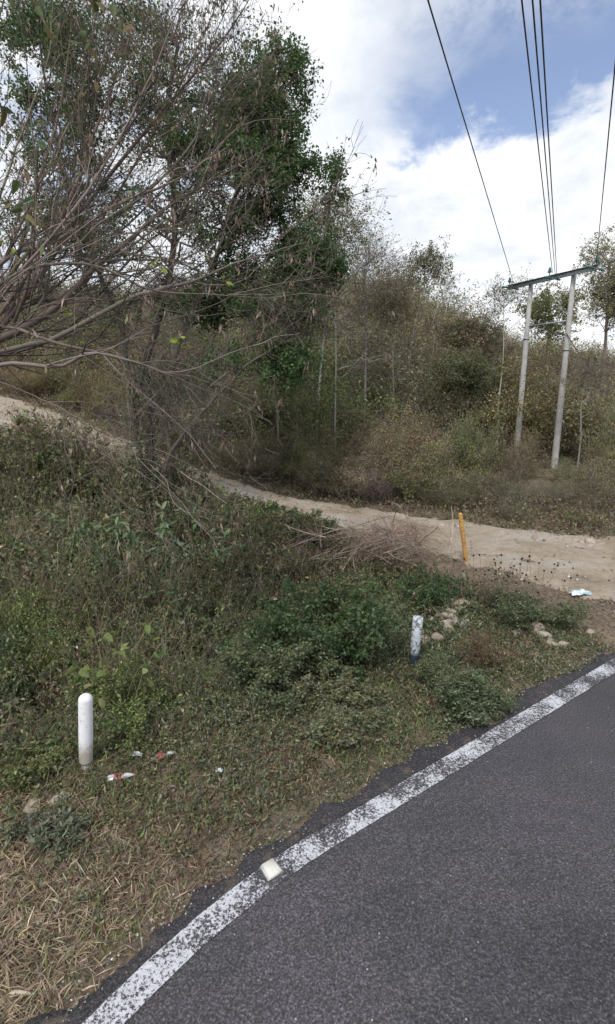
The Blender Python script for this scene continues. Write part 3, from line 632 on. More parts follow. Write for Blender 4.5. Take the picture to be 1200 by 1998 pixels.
for pts, r in stems:
    b_ = bez([P(*a_) for a_ in pts], 30); b_[4:] += np.cumsum(rg.normal(0, .02, (26, 3)), 0); SP_.append(b_-O); SR.append(r*np.linspace(1, .22, 30))
SP_ = np.array(SP_); SR = np.array(SR); tubes(wood, SP_, SR, [(.075, .065, .055), (.10, .085, .07)], 9, rg)
lobes = [ # px, py, Y, rx, ry, ryd, n, density
 (515, 205, 0, 85, 75, 1.0, 32, .9), (575, 150, 0, 32, 42, .4, 10, 1.2), (585, 205, 0, 22, 25, .3, 5, 1.2), (530, 110, .1, 30, 22, .3, 5, 1), (430, 180, .2, 70, 70, 1.3, 18, .5), (470, 290, -.3, 120, 90, 1.3, 38, .85), (570, 320, -.2, 80, 60, .9, 24, .9),
 (635, 335, -.1, 34, 18, .4, 7, .9), (540, 420, 0, 90, 60, 1.2, 26, .9), (400, 400, .2, 110, 90, 1.6, 30, .8), (330, 270, .2, 120, 110, 1.6, 34, .5), (240, 200, .4, 120, 140, 1.6, 34, .5),
 (120, 200, .5, 140, 190, 1.6, 64, .7), (90, 430, .4, 110, 80, 1.4, 26, .6), (230, 420, .3, 110, 90, 1.6, 28, .5), (270, 90, .4, 100, 90, 1.2, 24, .4), (150, 30, .5, 170, 80, 1.2, 44, .75), (330, 40, .4, 50, 50, .8, 6, .4),
 (590, 480, .2, 60, 45, .7, 22, 1.0), (625, 520, 0, 45, 30, .5, 12, 1.0), (610, 640, 0, 55, 40, .6, 20, 1.0), (540, 560, .3, 80, 60, .9, 26, .8), (560, 720, 0, 60, 35, .6, 16, .9), (450, 560, .6, 100, 80, 1.2, 34, .7), (300, 560, .6, 140, 80, 1.2, 30, .5), (560, 620, 0, 90, 60, .8, 26, .8), (310, 760, .3, 70, 70, .8, 14, .35), (420, 720, .4, 60, 60, .8, 12, .5)]
T = []; Dn = []
for (px, py, dy, rx, ry, rd, n, de) in lobes:
    a_ = nrm(rg.normal(0, 1, (n, 3)))*rg.uniform(0, 1, (n, 1))**.45
    for q in a_: T.append(P(px+q[0]*rx, py+q[2]*ry, Yb+dy+q[1]*rd)-O); Dn.append(de)
T = np.array(T); Dn = np.array(Dn)
allp = SP_[:, 8:].reshape(-1, 3); allr = SR[:, 8:].reshape(-1)
dd = np.linalg.norm(T[:, None]-allp[None], axis=2)+np.maximum(0, (allp[None, :, 2]-T[:, None, 2]+.5))*.9
j = np.argmin(dd, 1); A = allp[j]; ra = np.clip(allr[j]*.5, .008, .03); tt = np.linspace(0, 1, 8)[None, :, None]
M_ = (A+T)/2; M_[:, 2] += .12*np.linalg.norm(T-A, axis=1); 
pb = A[:, None]*(1-tt)**2+2*M_[:, None]*tt*(1-tt)+T[:, None]*tt**2; pb[:, 2:-1] += rg.normal(0, .045, pb[:, 2:-1].shape)
rb = ra[:, None]*np.linspace(1, .25, 8)[None]; tubes(lim, pb, rb, [(.085, .07, .06), (.12, .10, .085)], 4, rg)
tw1, rt1 = grow(pb, rb, 7, .52, .8, .45, 1., 5, .22, .02, .6, .003, .4, rg); tubes(lim, tw1, rt1, [(.09, .075, .06), (.13, .11, .09)], 3, rg)
dn1 = np.repeat(Dn, 7)
tw2, rt2 = grow(tw1, rt1, 3, .24, .8, .3, 1., 4, .25, 0, .6, .002, .5, rg); tubes(lim, tw2, rt2, [(.09, .075, .06), (.13, .11, .09)], 3, rg)
dn2 = np.repeat(dn1, 3)
def clump(t_): q = t_[:, 0]; return ss(.5*fbm(q[:, 0]*1.9+3, q[:, 2]*1.9, 17)+.5*fbm(q[:, 1]*1.9, q[:, 2]*1.9+8, 18), .40, .52)
k2 = tw2[rg.random(len(tw2)) < np.clip(dn2*1.1, 0, 1)*clump(tw2)]
add_leaves_on(crown, k2, 10, .062, .040, gain(G2, (1.35, 1.30, 1.2))+G2, rg, .05, .6)
k1 = tw1[rg.random(len(tw1)) < np.clip(dn1, 0, 1)*clump(tw1)]; add_leaves_on(crown, k1, 11, .062, .040, gain(G2, (1.35, 1.30, 1.2))+G2, rg, .06, .6)
n_ = 5200; t_ = rg.integers(0, 3, n_); q_, tg_, _, _ = interp(SP_, t_, rg.uniform(.02, .5, n_)); q_ = q_+rg.normal(0, 1, q_.shape)*(.17, .17, .1)
leaves(crown, q_, .055, .034, DG+DG+BR+OL, .6, rg)
wood.build('trunk', BARK, gt, True); lim.build('branches', BARK, gt); crown.build('crown', LEAF, gt)
# grey dead twigs hanging around the trunks
dead = MB(); q = []
for k in range(150):
    px = rg.normal(310, 75); a_ = P(px, rg.uniform(640, 800), Yb+rg.uniform(-.8, .9)); a_ = a_-O; q.append(np.stack([a_, a_+(rg.normal(0, .12), 0, -.35), a_+(rg.normal(0, .25), 0, -.75), a_+(rg.normal(0, .3), 0, -1.25)]))
q = np.array(q); rq = np.full((150, 1), .005)*np.linspace(1, .5, 4)[None]; tubes(dead, q, rq, GT, 3, rg)
d1, r1 = grow(q, rq, 9, .45, .6, 0, 1, 5, .2, -.03, .7, .0025, rg=rg); tubes(dead, d1, r1, GT, 3, rg); dead.build('hanging_twigs', BARK, gt)
# ------------------------------------------------------------------ backdrop prototypes
HZ = [(.26, .255, .17), (.30, .275, .20), (.23, .245, .145), (.33, .31, .21)]  # pale greyed far leaves; distance haze is put into this palette
OLF = gain(OL, (1.35, 1.40, 1.15)); BRF = gain(BR, (1.25, 1.2, 1.1)); MGF = gain(MG, (1.35, 1.35, 1.0))  # brighter, greener far leaves; fill light is put into these colours
def proto_data(**k): s_, f = bush_mesh(**k); return s_.data(), (f.data() if f.n else None)
FAR = [
 dict(seed=101, hgt=1.0, rad=.8, nst=13, bark=GT, leaf=OLF+BRF+HZ, per=14, L=.023, W=.014, sub=9, sub2=4, rs=.008, lean=.75),
 dict(seed=102, hgt=1.0, rad=.8, nst=13, bark=GT+BR, leaf=BRF+HZ+OLF, per=12, L=.023, W=.013, sub=10, sub2=4, rs=.008, lean=.8),
 dict(seed=103, hgt=1.0, rad=.8, nst=13, bark=GT, leaf=MGF+OLF+HZ, per=15, L=.024, W=.015, sub=9, sub2=4, rs=.008, lean=.8),
 dict(seed=104, hgt=1.0, rad=.8, nst=14, bark=GT, leaf=BRF+HZ, per=7, L=.022, W=.012, sub=11, sub2=5, rs=.008, lean=.65),
 dict(seed=105, hgt=1.0, rad=.8, nst=12, bark=BR, leaf=MGF+MG+OLF, per=14, L=.024, W=.015, sub=9, sub2=4, rs=.008, lean=.85),
]
FD = [proto_data(**k) for k in FAR]
def skyl(px): return np.interp(px, [-900, 0, 300, 560, 640, 700, 760, 850, 900, 950, 1000, 1070, 1130, 1200, 1500], [470, 480, 490, 470, 500, 510, 530, 590, 612, 605, 612, 600, 595, 575, 540])
rg = np.random.default_rng(5)
hs = MB(); ht = MB(); cnt = 0
while cnt < 520:
    y = 12+38*rg.random()**1.25; x = rg.uniform(-.72, .72)*y*1.05
    qd, tz, twd, side = track(np.array([x]), np.array([y]))
    if side[0] > 0 or qd[0]-twd[0] < .55: continue
    if y < 21 and .30 < x/y < .75 and y > 13 and rg.random() < .55: continue
    z = float(H(x, y)); f_ = y; px = 600+1000*x/(CP*y+SP*(CAMH-z))
    dq = qd[0]-twd[0]
    h_ = (.75+.25*min(dq, 4)+.13*dq)*rg.uniform(.7, 1.25); h_ = min(h_, 4.2)*(1.35 if -.1 < x/y < .28 and dq > 3 else 1)
    if .36 < x/y < .60 and y < 22.5: h_ = min(h_, .9)
    elif .30 < x/y < .62 and y < 24: h_ = min(h_, 1.6)
    # crown tops stay under the ridge line of scrub
    py = skyl(px)+rg.uniform(0, 55); top = P(px, py, y)[2]
    h_ = min(h_, (top-z)/(.92 if px < 840 else 1.12))
    if y < 24 and 965 < px < 1130: h_ = min(h_, .62)
    elif y < 24 and 900 < px < 1180: h_ = min(h_, 1.2)
    if y < 25 and min(abs(x-.407*y), abs(x-.487*y)) < h_*1.15: h_ = min(h_, .6)
    if h_ < .5: continue
    kind = rg.choice(5, p=[.26, .20, .18, .22, .14]); 
    tint = 1+rg.normal(0, .10, 3)*.6+rg.normal(0, .14)
    sc = (h_*rg.uniform(.9, 1.25), h_*rg.uniform(.9, 1.2), h_)
    append(ht, FD[kind][0], (x, y, z), rg.uniform(0, 6.3), sc, tint)
    if FD[kind][1] is not None: append(hs, FD[kind][1], (x, y, z), rg.uniform(0, 6.3), sc, tint)
    cnt += 1
o = hs.build('hillside_scrub', LEAF); tag(o, 'dry olive and brown leaf mass of the scrub covering the hillside', 'scrub', None, 'stuff')
o = ht.build('hillside_brushwood', BARK); tag(o, 'grey tangle of scrub stems covering the hillside', 'scrub', None, 'stuff')
# ------------------------------------------------------------------ single trees and bushes beyond the track
def far_tree(name, px, Y, top, label, cat='tree', trunk=.05, tcol=[(.20, .188, .17), (.17, .155, .14)], lobes=(), lean=0, nlimb=6, leaf=MG, L=.06, per=14, twig=GT, seed=1, base_px=None, group='trees standing out of the hillside scrub'):
    rg = np.random.default_rng(seed); x0 = P(px, 700, Y)[0]; z0 = float(H(x0, Y)); O = np.array((x0, Y, z0))
    o = empty(name, O); tag(o, label, cat, group); wood = MB(); cr = MB(); br = MB()
    tp = P(px+lean, top, Y)-O; hgt = tp[2]
    s_ = bez([(0, 0, -.2), (tp[0]*.2+rg.normal(0, .06), 0, hgt*.3), (tp[0]*.5+rg.normal(0, .08), .05, hgt*.6), (tp[0]*.9, 0, hgt*.88)], 16)
    sr_ = trunk*np.linspace(1, .3, 16); tubes(wood, s_[None], sr_[None], tcol, 8, rg)
    T = []
    for (lx, ly, rx, ry, n) in lobes:
        a_ = nrm(rg.normal(0, 1, (n, 3)))*rg.uniform(0, 1, (n, 1))**.5
        for q in a_: T.append(P(lx+q[0]*rx, ly+q[2]*ry, Y+q[1]*rx*Y/1000)-O)
    T = np.array(T); dd = np.linalg.norm(T[:, None]-s_[None, 3:], axis=2)+np.maximum(0, s_[None, 3:, 2]-T[:, None, 2]+.3*hgt*.2)*.8
    j = np.argmin(dd, 1)+3; A = s_[j]; tt = np.linspace(0, 1, 7)[None, :, None]; M_ = (A+T)/2+np.array((0, 0, .1))*np.linalg.norm(T-A, axis=1)[:, None]
    pb = A[:, None]*(1-tt)**2+2*M_[:, None]*tt*(1-tt)+T[:, None]*tt**2; pb[:, 2:-1] += rg.normal(0, .05, pb[:, 2:-1].shape)
    rb = np.clip(sr_[j]*.45, .008, .03)[:, None]*np.linspace(1, .3, 7)[None]; tubes(br, pb, rb, tcol, 4, rg)
    t1, r1 = grow(pb, rb, 7, .16*hgt, .7, .3, 1, 5, .2, .03, .6, .005, .4, rg); tubes(br, t1, r1, twig, 3, rg)
    t2, r2 = grow(t1, r1, 3, .07*hgt, .8, .2, 1, 4, .2, .0, .6, .004, .5, rg); tubes(br, t2, r2, twig, 3, rg)
    wood.build('trunk', BARK, o, True); br.build('branches', BARK, o)
    if per: add_leaves_on(cr, t2, per, L, L*.6, leaf, rg, .05, .5); cr.build('crown', LEAF, o)
    return o
far_tree('slender_tree', 618, 15.2, 420, 'slender tree with tall pale trunk and thin light green crown', trunk=.045, tcol=[(.36, .35, .33)], lean=28, lobes=[(640, 430, 40, 40, 14), (690, 430, 18, 28, 6), (600, 500, 40, 40, 10), (660, 480, 30, 40, 8)], leaf=MG+YG+OL, per=8, seed=31)
far_tree('bare_tree', 712, 17, 480, 'bare grey tree with a fan of fine twigs beside the slender tree', trunk=.045, lobes=[(700, 530, 60, 45, 16), (740, 500, 50, 26, 10), (680, 600, 50, 40, 8)], per=2, leaf=BR+OL, L=.05, seed=32)
far_tree('vine_draped_tree', 772, 18, 520, 'brown vine-draped tree at the centre of the skyline', trunk=.045, tcol=GT, lobes=[(755, 570, 55, 55, 26), (790, 620, 50, 50, 16)], per=7, leaf=BR+OL+OL, L=.06, seed=33)
far_tree('small_crowned_tree', 790, 20, 505, 'tree with a small round airy green crown poking above the scrub', trunk=.045, lean=45, lobes=[(840, 520, 32, 22, 12), (800, 545, 22, 22, 6), (855, 545, 18, 18, 4)], per=9, leaf=OL+MG, L=.07, seed=34)
far_tree('forked_tree', 985, 24, 560, 'bare forked pale tree with sparse leaves left of the poles', trunk=.045, tcol=[(.30, .29, .27)], lobes=[(972, 580, 26, 20, 8), (1005, 575, 18, 18, 5), (960, 625, 26, 20, 5)], per=5, leaf=OL+MG, L=.07, seed=35)
far_tree('broadleaf_tree', 1192, 25, 470, 'broad olive green tree rising at the right edge behind the crossarm', trunk=.12, tcol=GT, lobes=[(1190, 508, 26, 18, 8), (1220, 545, 45, 40, 14), (1195, 590, 45, 45, 26), (1240, 560, 45, 60, 20), (1165, 505, 14, 10, 3)], per=12, leaf=OLF+HZ, L=.085, seed=36)
far_tree('broadleaf_tree', 1075, 29, 575, 'yellowish green tree seen between and behind the two poles', trunk=.10, tcol=GT, lobes=[(1060, 600, 50, 20, 16), (1110, 590, 34, 18, 8), (1080, 640, 70, 25, 16)], per=12, leaf=OL+YG, L=.10, seed=37)
far_tree('rounded_tree', 915, 25, 640, 'low olive rounded tree on the skyline left of the forked tree', trunk=.09, tcol=GT, lobes=[(915, 640, 60, 30, 20), (960, 680, 50, 30, 14), (870, 665, 50, 35, 14)], per=10, leaf=OL+MG+BR, L=.08, seed=38)
far_tree('dead_tree', 655, 14.4, 560, 'short dead tree with crooked white limbs right of the pale trunk', trunk=.035, tcol=[(.32, .31, .29)], lobes=[(668, 620, 18, 20, 3), (720, 710, 45, 6, 3), (630, 600, 20, 20, 3), (765, 700, 20, 10, 2)], per=0, seed=39)
far_tree('dark_tree', 545, 15, 480, 'dark leafy tree behind the twin trunk tree', trunk=.05, tcol=GT, lobes=[(560, 560, 70, 60, 26), (500, 620, 80, 60, 22), (600, 590, 40, 50, 12)], per=8, leaf=DG+MG, L=.06, seed=40)
far_tree('dark_shrub_tree', 905, 17, 690, 'dense dark green thicket tree left of the poles', trunk=.045, tcol=GT, lobes=[(905, 730, 62, 34, 40), (925, 750, 24, 24, 10), (860, 740, 30, 26, 12)], per=14, leaf=DG+MG+OL, L=.055, seed=41)
far_tree('brushy_tree', 1150, 20, 690, 'grey brown twiggy tree right of the poles', trunk=.045, lobes=[(1160, 720, 60, 40, 24), (1110, 740, 30, 40, 8), (1200, 760, 40, 40, 12)], per=3, leaf=BR+OL, L=.05, seed=42)
far_tree('brushy_tree', 80, 20, 490, 'grey brown twiggy tree above the rising track at far left', trunk=.05, lobes=[(90, 560, 90, 60, 26), (20, 560, 60, 70, 14), (180, 600, 70, 60, 16)], per=3, leaf=BR+GT, L=.05, seed=43)
far_tree('brushy_tree', 330, 19, 510, 'brown twiggy tree behind the dark trunks', trunk=.045, lobes=[(320, 600, 90, 60, 26), (240, 640, 60, 50, 12), (400, 620, 70, 60, 16)], per=4, leaf=BR+OL, L=.05, seed=44)
def far_bush(px, Y, top, label, wpx, kind, seed, **kw):
    p = P(px, 900, Y); x = p[0]; z = float(H(x, Y)); h_ = (P(px, top, Y)[2]-z)/.95; wd = wpx/1000*Y/ .75/h_
    d = dict(FAR[kind]); d.update(seed=seed, nst=18, sub=10, rs=.007); d.update(kw)
    return make_bush('shrub', d.pop('seed'), (x, Y, z), label, 'shrub', 'bushes along the far side of the track', sc=(h_*wd, h_*wd, h_), **d)
far_bush(905, 13.2, 800, 'rounded yellow-green bush between the track and the left pole', 80, 2, 201, leaf=OL+YG+MG, per=16, L=.026)
far_bush(1000, 13.5, 826, 'rusty brown-tinged bush at the foot of the left pole', 70, 1, 202, leaf=RB+BR+OL, per=10)
far_bush(1092, 18.6, 905, 'low olive bush in front of the right pole foot', 65, 2, 217, per=12, L=.028)
far_bush(1022, 19.5, 845, 'green-brown bush in front of the left pole foot', 42, 0, 218, per=12, L=.028)
far_bush(1185, 15.5, 780, 'grey-green bushy growth at the right edge beyond the poles', 60, 2, 219, leaf=OLF+HZ+MG, per=12, L=.028)
far_bush(800, 12.9, 850, 'olive bush left of the rounded yellow-green bush', 85, 0, 203, per=12)
far_bush(690, 13.2, 840, 'grey-brown bush above the middle of the track', 85, 1, 204, per=9)
far_bush(585, 13.9, 825, 'yellowish olive bush right of the dark trunks across the track', 80, 0, 205, leaf=OL+YG+BR, per=11)
far_bush(470, 14.8, 835, 'brown bush close to the dark trunks across the track', 85, 1, 206, per=9)
far_bush(960, 12.2, 925, 'feathery grey-green bush beside the yellow post line', 80, 2, 207, leaf=SG+OL+BR, per=11)
far_bush(1075, 11.8, 930, 'feathery dry grey bush below the right pole', 75, 3, 208, leaf=SG+BR, per=6)
far_bush(1165, 11.4, 890, 'tan and green feathery bush at the right edge above the track', 80, 0, 209, leaf=OL+ST+MG, per=12)
far_bush(1150, 10.35, 1000, 'low dark green bush hugging the far track edge at right', 55, 4, 210, per=12)
far_bush(1020, 10.9, 985, 'low green bush on the far track edge left of the dark one', 60, 2, 211, per=10, leaf=MG+OL+SG)
far_bush(860, 11.8, 945, 'dark undergrowth bush behind the yellow post', 60, 4, 212, per=9, leaf=DG+BR+MG)
far_bush(745, 12.3, 925, 'dark brown twiggy bush on the far edge mid-track', 60, 3, 213, per=5)
far_bush(625, 13.0, 905, 'reddish brown twiggy bush on the far edge', 60, 3, 214, per=5, leaf=RB+BR)
far_bush(520, 13.9, 885, 'brown dry bush on the far edge beside the trunks', 60, 3, 215, per=5)
far_bush(425, 14.9, 870, 'dry dark bush on the far edge just right of the trunks', 60, 1, 216, per=7)
#VEG2
# ------------------------------------------------------------------ undergrowth between the road and the track
rg = np.random.default_rng(77)
def sample(n, x0, x1, y0, y1): return rg.uniform(x0, x1, n), rg.uniform(y0, y1, n)
def info(x, y):
    n = NX*x+NY*y-LINE; s = DX*x+DY*y; q, tz, tw, side = track(x, y); return n, s, q-tw, side
# weeds: short branching stems carrying small leaves, taller in patches
def weeds(n, zone, hmin, hmax, pals, leafL, per, seed, mbS, mbL, patch=1.2, thr=.0, bark=BR+OL):
    global rg
    x, y = sample(n, *zone); nn, s, dq, side = info(x, y)
    keep = (nn-bend(s) > .36) & (side > 0) & (dq > .05)
    return x[keep], y[keep], nn[keep], s[keep], dq[keep]
X0, Y0 = sample(66000, -9.5, 6.5, 1.5, 14.5)
nn, s, dq, side = info(X0, Y0); nb = nn-bend(s)
inview = np.abs(X0) < .66*(Y0+.4)+.3
den = ss(nb, .22, .55)*(.55+.45*ss(nb, .7, 1.4))*ss(dq, .0, .5)
corner = ss(s, 4.2, 5.6)*(1-ss(nb, 2.2, 3.2)); den *= 1-.55*corner
bare = ss(fbm(X0*1.6, Y0*1.6, 41), .50, .64)*(1-ss(nb, 1.2, 2.2)); den *= 1-.35*bare
den *= 1-.97*ss(-s, -1.0, .2)*(1-ss(nb, 1.0, 1.6))*.9       # straw and litter at lower left stay open
den *= 1-ss(s+.25*(fbm(X0*3, Y0*3, 94)-.5)*2, 5.35, 5.75)
den *= ss(np.hypot(X0-b2[0]+.02, Y0-b2[1]+.10), .10, .26)
k = (nb > .2) & (side > 0) & (dq > .03) & inview & (rg.random(len(X0)) < den)
X0, Y0, nb, dq, s = X0[k], Y0[k], nb[k], dq[k], s[k]; Z0 = H(X0, Y0)
pt = fbm(X0*1.1, Y0*1.1, 51); pt2 = fbm(X0*2.6+4, Y0*2.6, 52); hue = fbm(X0*.7+9, Y0*.7, 53); 
hg = (.07+.10*ss(nb, .8, 2.0)+.44*ss(nb, 1.6, 3.2)*(.35+1.3*ss(pt, .35, .65)))*(.55+.9*pt2)*rg.uniform(.6, 1.25, len(X0)); hg *= 1+.55*ss(-X0, 0, 3.5)*ss(nb, 1.6, 3.); hg *= np.where((dq < .9) & (s > 3.2), .5+.5*dq/.9, 1)
hg = np.where(s > 4.5, np.minimum(hg, .26), hg)
m = len(X0); a = rg.uniform(0, 6.28, m); l = rg.uniform(.1, .75, m); d = np.stack([np.cos(a)*np.sin(l), np.sin(a)*np.sin(l), np.cos(l)], 1)
K = 5; p = np.stack([X0, Y0, Z0-.01], 1); out = [p]
for q in range(K-1):
    d = nrm(d+rg.normal(0, .22, (m, 3))); p = p+d*(hg/(K-1))[:, None]; out.append(p)
path = np.stack(out, 1); wr = (.0022*np.clip(Y0/4, .8, 2.2))[:, None]*np.linspace(1, .6, K)[None]
us = MB(); ul = MB(); tubes(us, path, wr, BR+OL+GT, 3, rg)
br_, rb_ = grow(path, wr, 3, .16, .8, .2, 1, 5, .2, .02, .8, .0014, .6, rg); hgr = np.repeat(hg, 3)
sc_ = (hgr/.3)[:, None, None]; br_ = br_[:, :1]+(br_-br_[:, :1])*np.clip(sc_, .35, 1.5); tubes(us, br_, rb_, BR+OL+GT, 3, rg)
allp = np.concatenate([path, br_]); dist = np.concatenate([Y0, np.repeat(Y0, 3)]); hu = np.concatenate([hue, np.repeat(hue, 3)]); nball = np.concatenate([nb, np.repeat(nb, 3)]); p2 = np.concatenate([pt2, np.repeat(pt2, 3)]); sall = np.concatenate([s, np.repeat(s, 3)])
per = 5; idx = np.repeat(np.arange(len(allp)), per); pp, tg_, _, _ = interp(allp, idx, rg.uniform(.25, 1, len(idx))); pp += rg.normal(0, .012, pp.shape)
n_ = len(idx); g_ = DG+DG+MG+MG; rr = rg.random(n_); hh = hu[idx]+rg.normal(0, .12, n_); nb_i = nball[idx]
c = pick(DG+MG+DG, n_, rg); 
def setc(mask, pal): c[mask] = pick(pal, int(mask.sum()), rg)
setc(hh > .52, gain(MG, (1.25, 1.25, 1.))+SG+G2+YG); setc(hh < .38, OL+BR+MG)
red = fbm(pp[:, 0]*1.3, pp[:, 1]*1.3, 61)
setc((red > .56) & (rr < .45), RB+BR+OL)
verge = 1-ss(nb_i, .9, 2.1); setc(rr < verge*.70, BR+OL+RB+SG+MG)
silver = (1-ss(np.abs(nb_i-1.3), .4, 1.0))*ss(sall[idx], .9, 2.2)*(1-ss(sall[idx], 5.0, 6.0)); r3 = rg.random(n_); setc(r3 < silver*.75, SG+SG+MG)
setc(rg.random(n_) < .07, BR+ST)
Lf = (.022+.0036*np.clip(dist[idx]-2, 0, 12))*rg.uniform(.6, 1.6, n_)*(.85+.9*ss(fbm(pp[:, 0]*1.9+3, pp[:, 1]*1.9, 63), .5, .68)*ss(nb_i, 1, 2)); dv = tg_*.3+rg.normal(0, .7, (n_, 3))
leaves(ul, pp, Lf, Lf*.52, None, .8, rg, d=dv, colors=c)
tag(us.build('undergrowth_stems', BARK), 'tangle of thin weed stems filling the ditch and verge', 'undergrowth', None, 'stuff')
tag(ul.build('undergrowth', LEAF), 'low green and brown weeds covering the ditch and verge', 'undergrowth', None, 'stuff')
# second band of weeds along the far edge of the track and its bank
X0, Y0 = sample(30000, -12, 9, 6, 19); nn, s, dq, side = info(X0, Y0)
k = (side < 0) & (dq > -.12+.5*(fbm(X0*1.4, Y0*1.4, 91)-.4)) & (dq < 2.6) & (np.abs(X0) < .68*Y0) & (rg.random(len(X0)) < .5); X0, Y0, dq = X0[k], Y0[k], dq[k]; m = len(X0); Z0 = H(X0, Y0)
hg = (.14+.30*ss(dq, .1, 1.3))*(.5+.9*fbm(X0*2, Y0*2, 92))*rg.uniform(.6, 1.3, m); a = rg.uniform(0, 6.28, m); l = rg.uniform(.1, .9, m); d = np.stack([np.cos(a)*np.sin(l), np.sin(a)*np.sin(l), np.cos(l)], 1)
p = np.stack([X0, Y0, Z0-.01], 1); out = [p]
for q in range(4): d = nrm(d+rg.normal(0, .25, (m, 3))); p = p+d*(hg/4)[:, None]; out.append(p)
path = np.stack(out, 1); us = MB(); ul = MB(); tubes(us, path, np.full((m, 5), .005)*np.linspace(1, .6, 5), BR+GT, 3, rg); add_leaves_on(ul, path, 13, .062, .034, OL+BR+MG+BR+RB, rg, .06, .6, .1)
tag(us.build('bank_weed_stems', BARK), 'thin dry stems along the far edge of the track', 'undergrowth', None, 'stuff'); tag(ul.build('bank_weeds', LEAF), 'brown and olive weeds along the far edge of the track', 'undergrowth', None, 'stuff')
# low creeping verge weeds close to the asphalt
X2, Y2 = sample(420000, -3.5, 6.0, 1.6, 7.6); nn, s, dq, side = info(X2, Y2); nb = nn-bend(s); pt = fbm(X2*1.5, Y2*1.5, 111); cl = fbm(X2*6, Y2*6, 112)
k = (side > 0) & (dq > .1) & (nb > .10+.22*fbm(X2*2.2, Y2*2.2, 113)) & (nb < 2.2) & (np.abs(X2) < .66*(Y2+.4)+.3) & (rg.random(len(X2)) < (.35+.65*ss(cl, .42, .58))*(.12+.88*ss(s, .5, 1.4))*(1-ss(s, 5.1, 5.6))*(1-.5*ss(nb, 1.2, 2.2)))
X2, Y2, nb, pt = X2[k], Y2[k], nb[k], pt[k]; m = len(X2); p = np.stack([X2, Y2, H(X2, Y2)+rg.random(m)**1.5*(.025+.07*ss(nb, .3, 1.1)*ss(pt, .35, .6))], 1)
cg = pick(SG+OL+MG+SG+BR+OL+ST, m, rg); q_ = rg.random(m); mk = pt+rg.normal(0, .07, m); i_ = mk > .51; cg[i_] = pick(SG+MG+SG, int(i_.sum()), rg); i_ = (mk < .44) & (q_ < .6); cg[i_] = pick(RB+BR, int(i_.sum()), rg)
mb = MB(); d = rg.normal(0, .7, (m, 3)); d[:, 2] += .45; L_ = (.019+.0028*Y2)*rg.uniform(.6, 1.5, m); leaves(mb, p, L_, L_*.34, None, .6, rg, d=d, colors=cg)
tag(mb.build('creeping_weeds', LEAF), 'low creeping grey-green and brown weeds between the ditch and the asphalt', 'undergrowth', None, 'stuff')
# dry grass on the verge
X1, Y1 = sample(190000, -4.5, 6.2, 1.2, 8.0); nn, s, dq, side = info(X1, Y1); nb = nn-bend(s)
den = ss(nb, .12, .34)*(1-.8*ss(nb, 1.8, 3.2))*(.45+.55*ss(fbm(X1*2.3, Y1*2.3, 71), .38, .55)); straw = ss(-s, -.55, .25)*(1-ss(nb, 1.4, 2.4))
den = den*(1-.95*ss(s+.25*(fbm(X1*3, Y1*3, 94)-.5)*2, 5.35, 5.75))
k = (side > 0) & (dq > 0) & (np.abs(X1) < .66*(Y1+.4)+.3) & (rg.random(len(X1)) < np.maximum(den, 0)); X1, Y1, nb, s = X1[k], Y1[k], nb[k], s[k]; Z1 = H(X1, Y1); m = len(X1)
straw = straw[k]; mb = MB(); a = rg.uniform(0, 6.28, m); l = rg.uniform(.2, 1.1, m)+straw*.45; d = np.stack([np.cos(a)*np.sin(l), np.sin(a)*np.sin(l), np.cos(l)], 1)
hL = (.045+.05*rg.random(m)+straw*.05)*np.where(nb > 1, 1.2, .85); p = np.stack([X1, Y1, Z1-.004], 1); sd_ = nrm(np.cross(d, rg.normal(0, 1, (m, 3)))); wd = (.0022+.0012*rg.random(m)+.0004*Y1)[:, None]
p1 = p+d*hL[:, None]*.55; d2 = nrm(d+np.stack([np.cos(a), np.sin(a), -.6+0*a], 1)*.5); p2_ = p1+d2*hL[:, None]*.5
V = np.stack([p-sd_*wd, p+sd_*wd, p1+sd_*wd*.8, p1-sd_*wd*.8, p2_+sd_*wd*.2, p2_-sd_*wd*.2], 1); b = np.arange(m)[:, None]*6
F = np.concatenate([b+np.array([[0, 1, 2, 3]]), b+np.array([[3, 2, 4, 5]])]); cg = pick(ST+BR+OL, m, rg); gsel = rg.random(m) < .60*(1-straw)*ss(fbm(X1*1.7, Y1*1.7, 72), .4, .6)*1.6; cg[gsel] = pick(OL+YG+MG, int(gsel.sum()), rg)
ssel = rg.random(m) < straw*.85; cg[ssel] = pick(gain(ST, (1.4, 1.36, 1.3)), int(ssel.sum()), rg)
mb.add(V, F, np.concatenate([cg, cg])); tag(mb.build('dry_grass', LEAF), 'short dry grass along the road verge', 'grass', None, 'stuff')
# leaf litter and straw lying flat
def flat_litter(name, n, zone, denf, L, W, pal, label, cat, up=.0):
    x, y = sample(n, *zone); nn, s, dq, side = info(x, y); nb = nn-bend(s); de = denf(x, y, nb, s, dq)
    k = (side > 0) & (dq > -.25) & (nb > .12) & (np.abs(x) < .66*(y+.4)+.3) & (rg.random(n) < de); x, y = x[k], y[k]
    p = np.stack([x, y, H(x, y)+.006+rg.random(len(x))*.02], 1); mb = MB(); d = rg.normal(0, 1, p.shape); d[:, 2] *= .22
    leaves(mb, p, L, W, pal, 2.5, rg, d=d); return tag(mb.build(name, LEAF), label, cat, None, 'stuff')
flat_litter('leaf_litter', 130000, (-4.5, 6.5, 1.2, 8.5), lambda x, y, nb, s, dq: ss(nb, .3, .7)*(.35+.65*ss(fbm(x*2, y*2, 81), .4, .6))*(1-.6*ss(nb, 2, 3.5))*(.4+.6*ss(-s, -3.5, 0)), .034, .018, BR+PK+BR+RB+GT, 'fallen dry leaves lying on the verge', 'leaf litter')
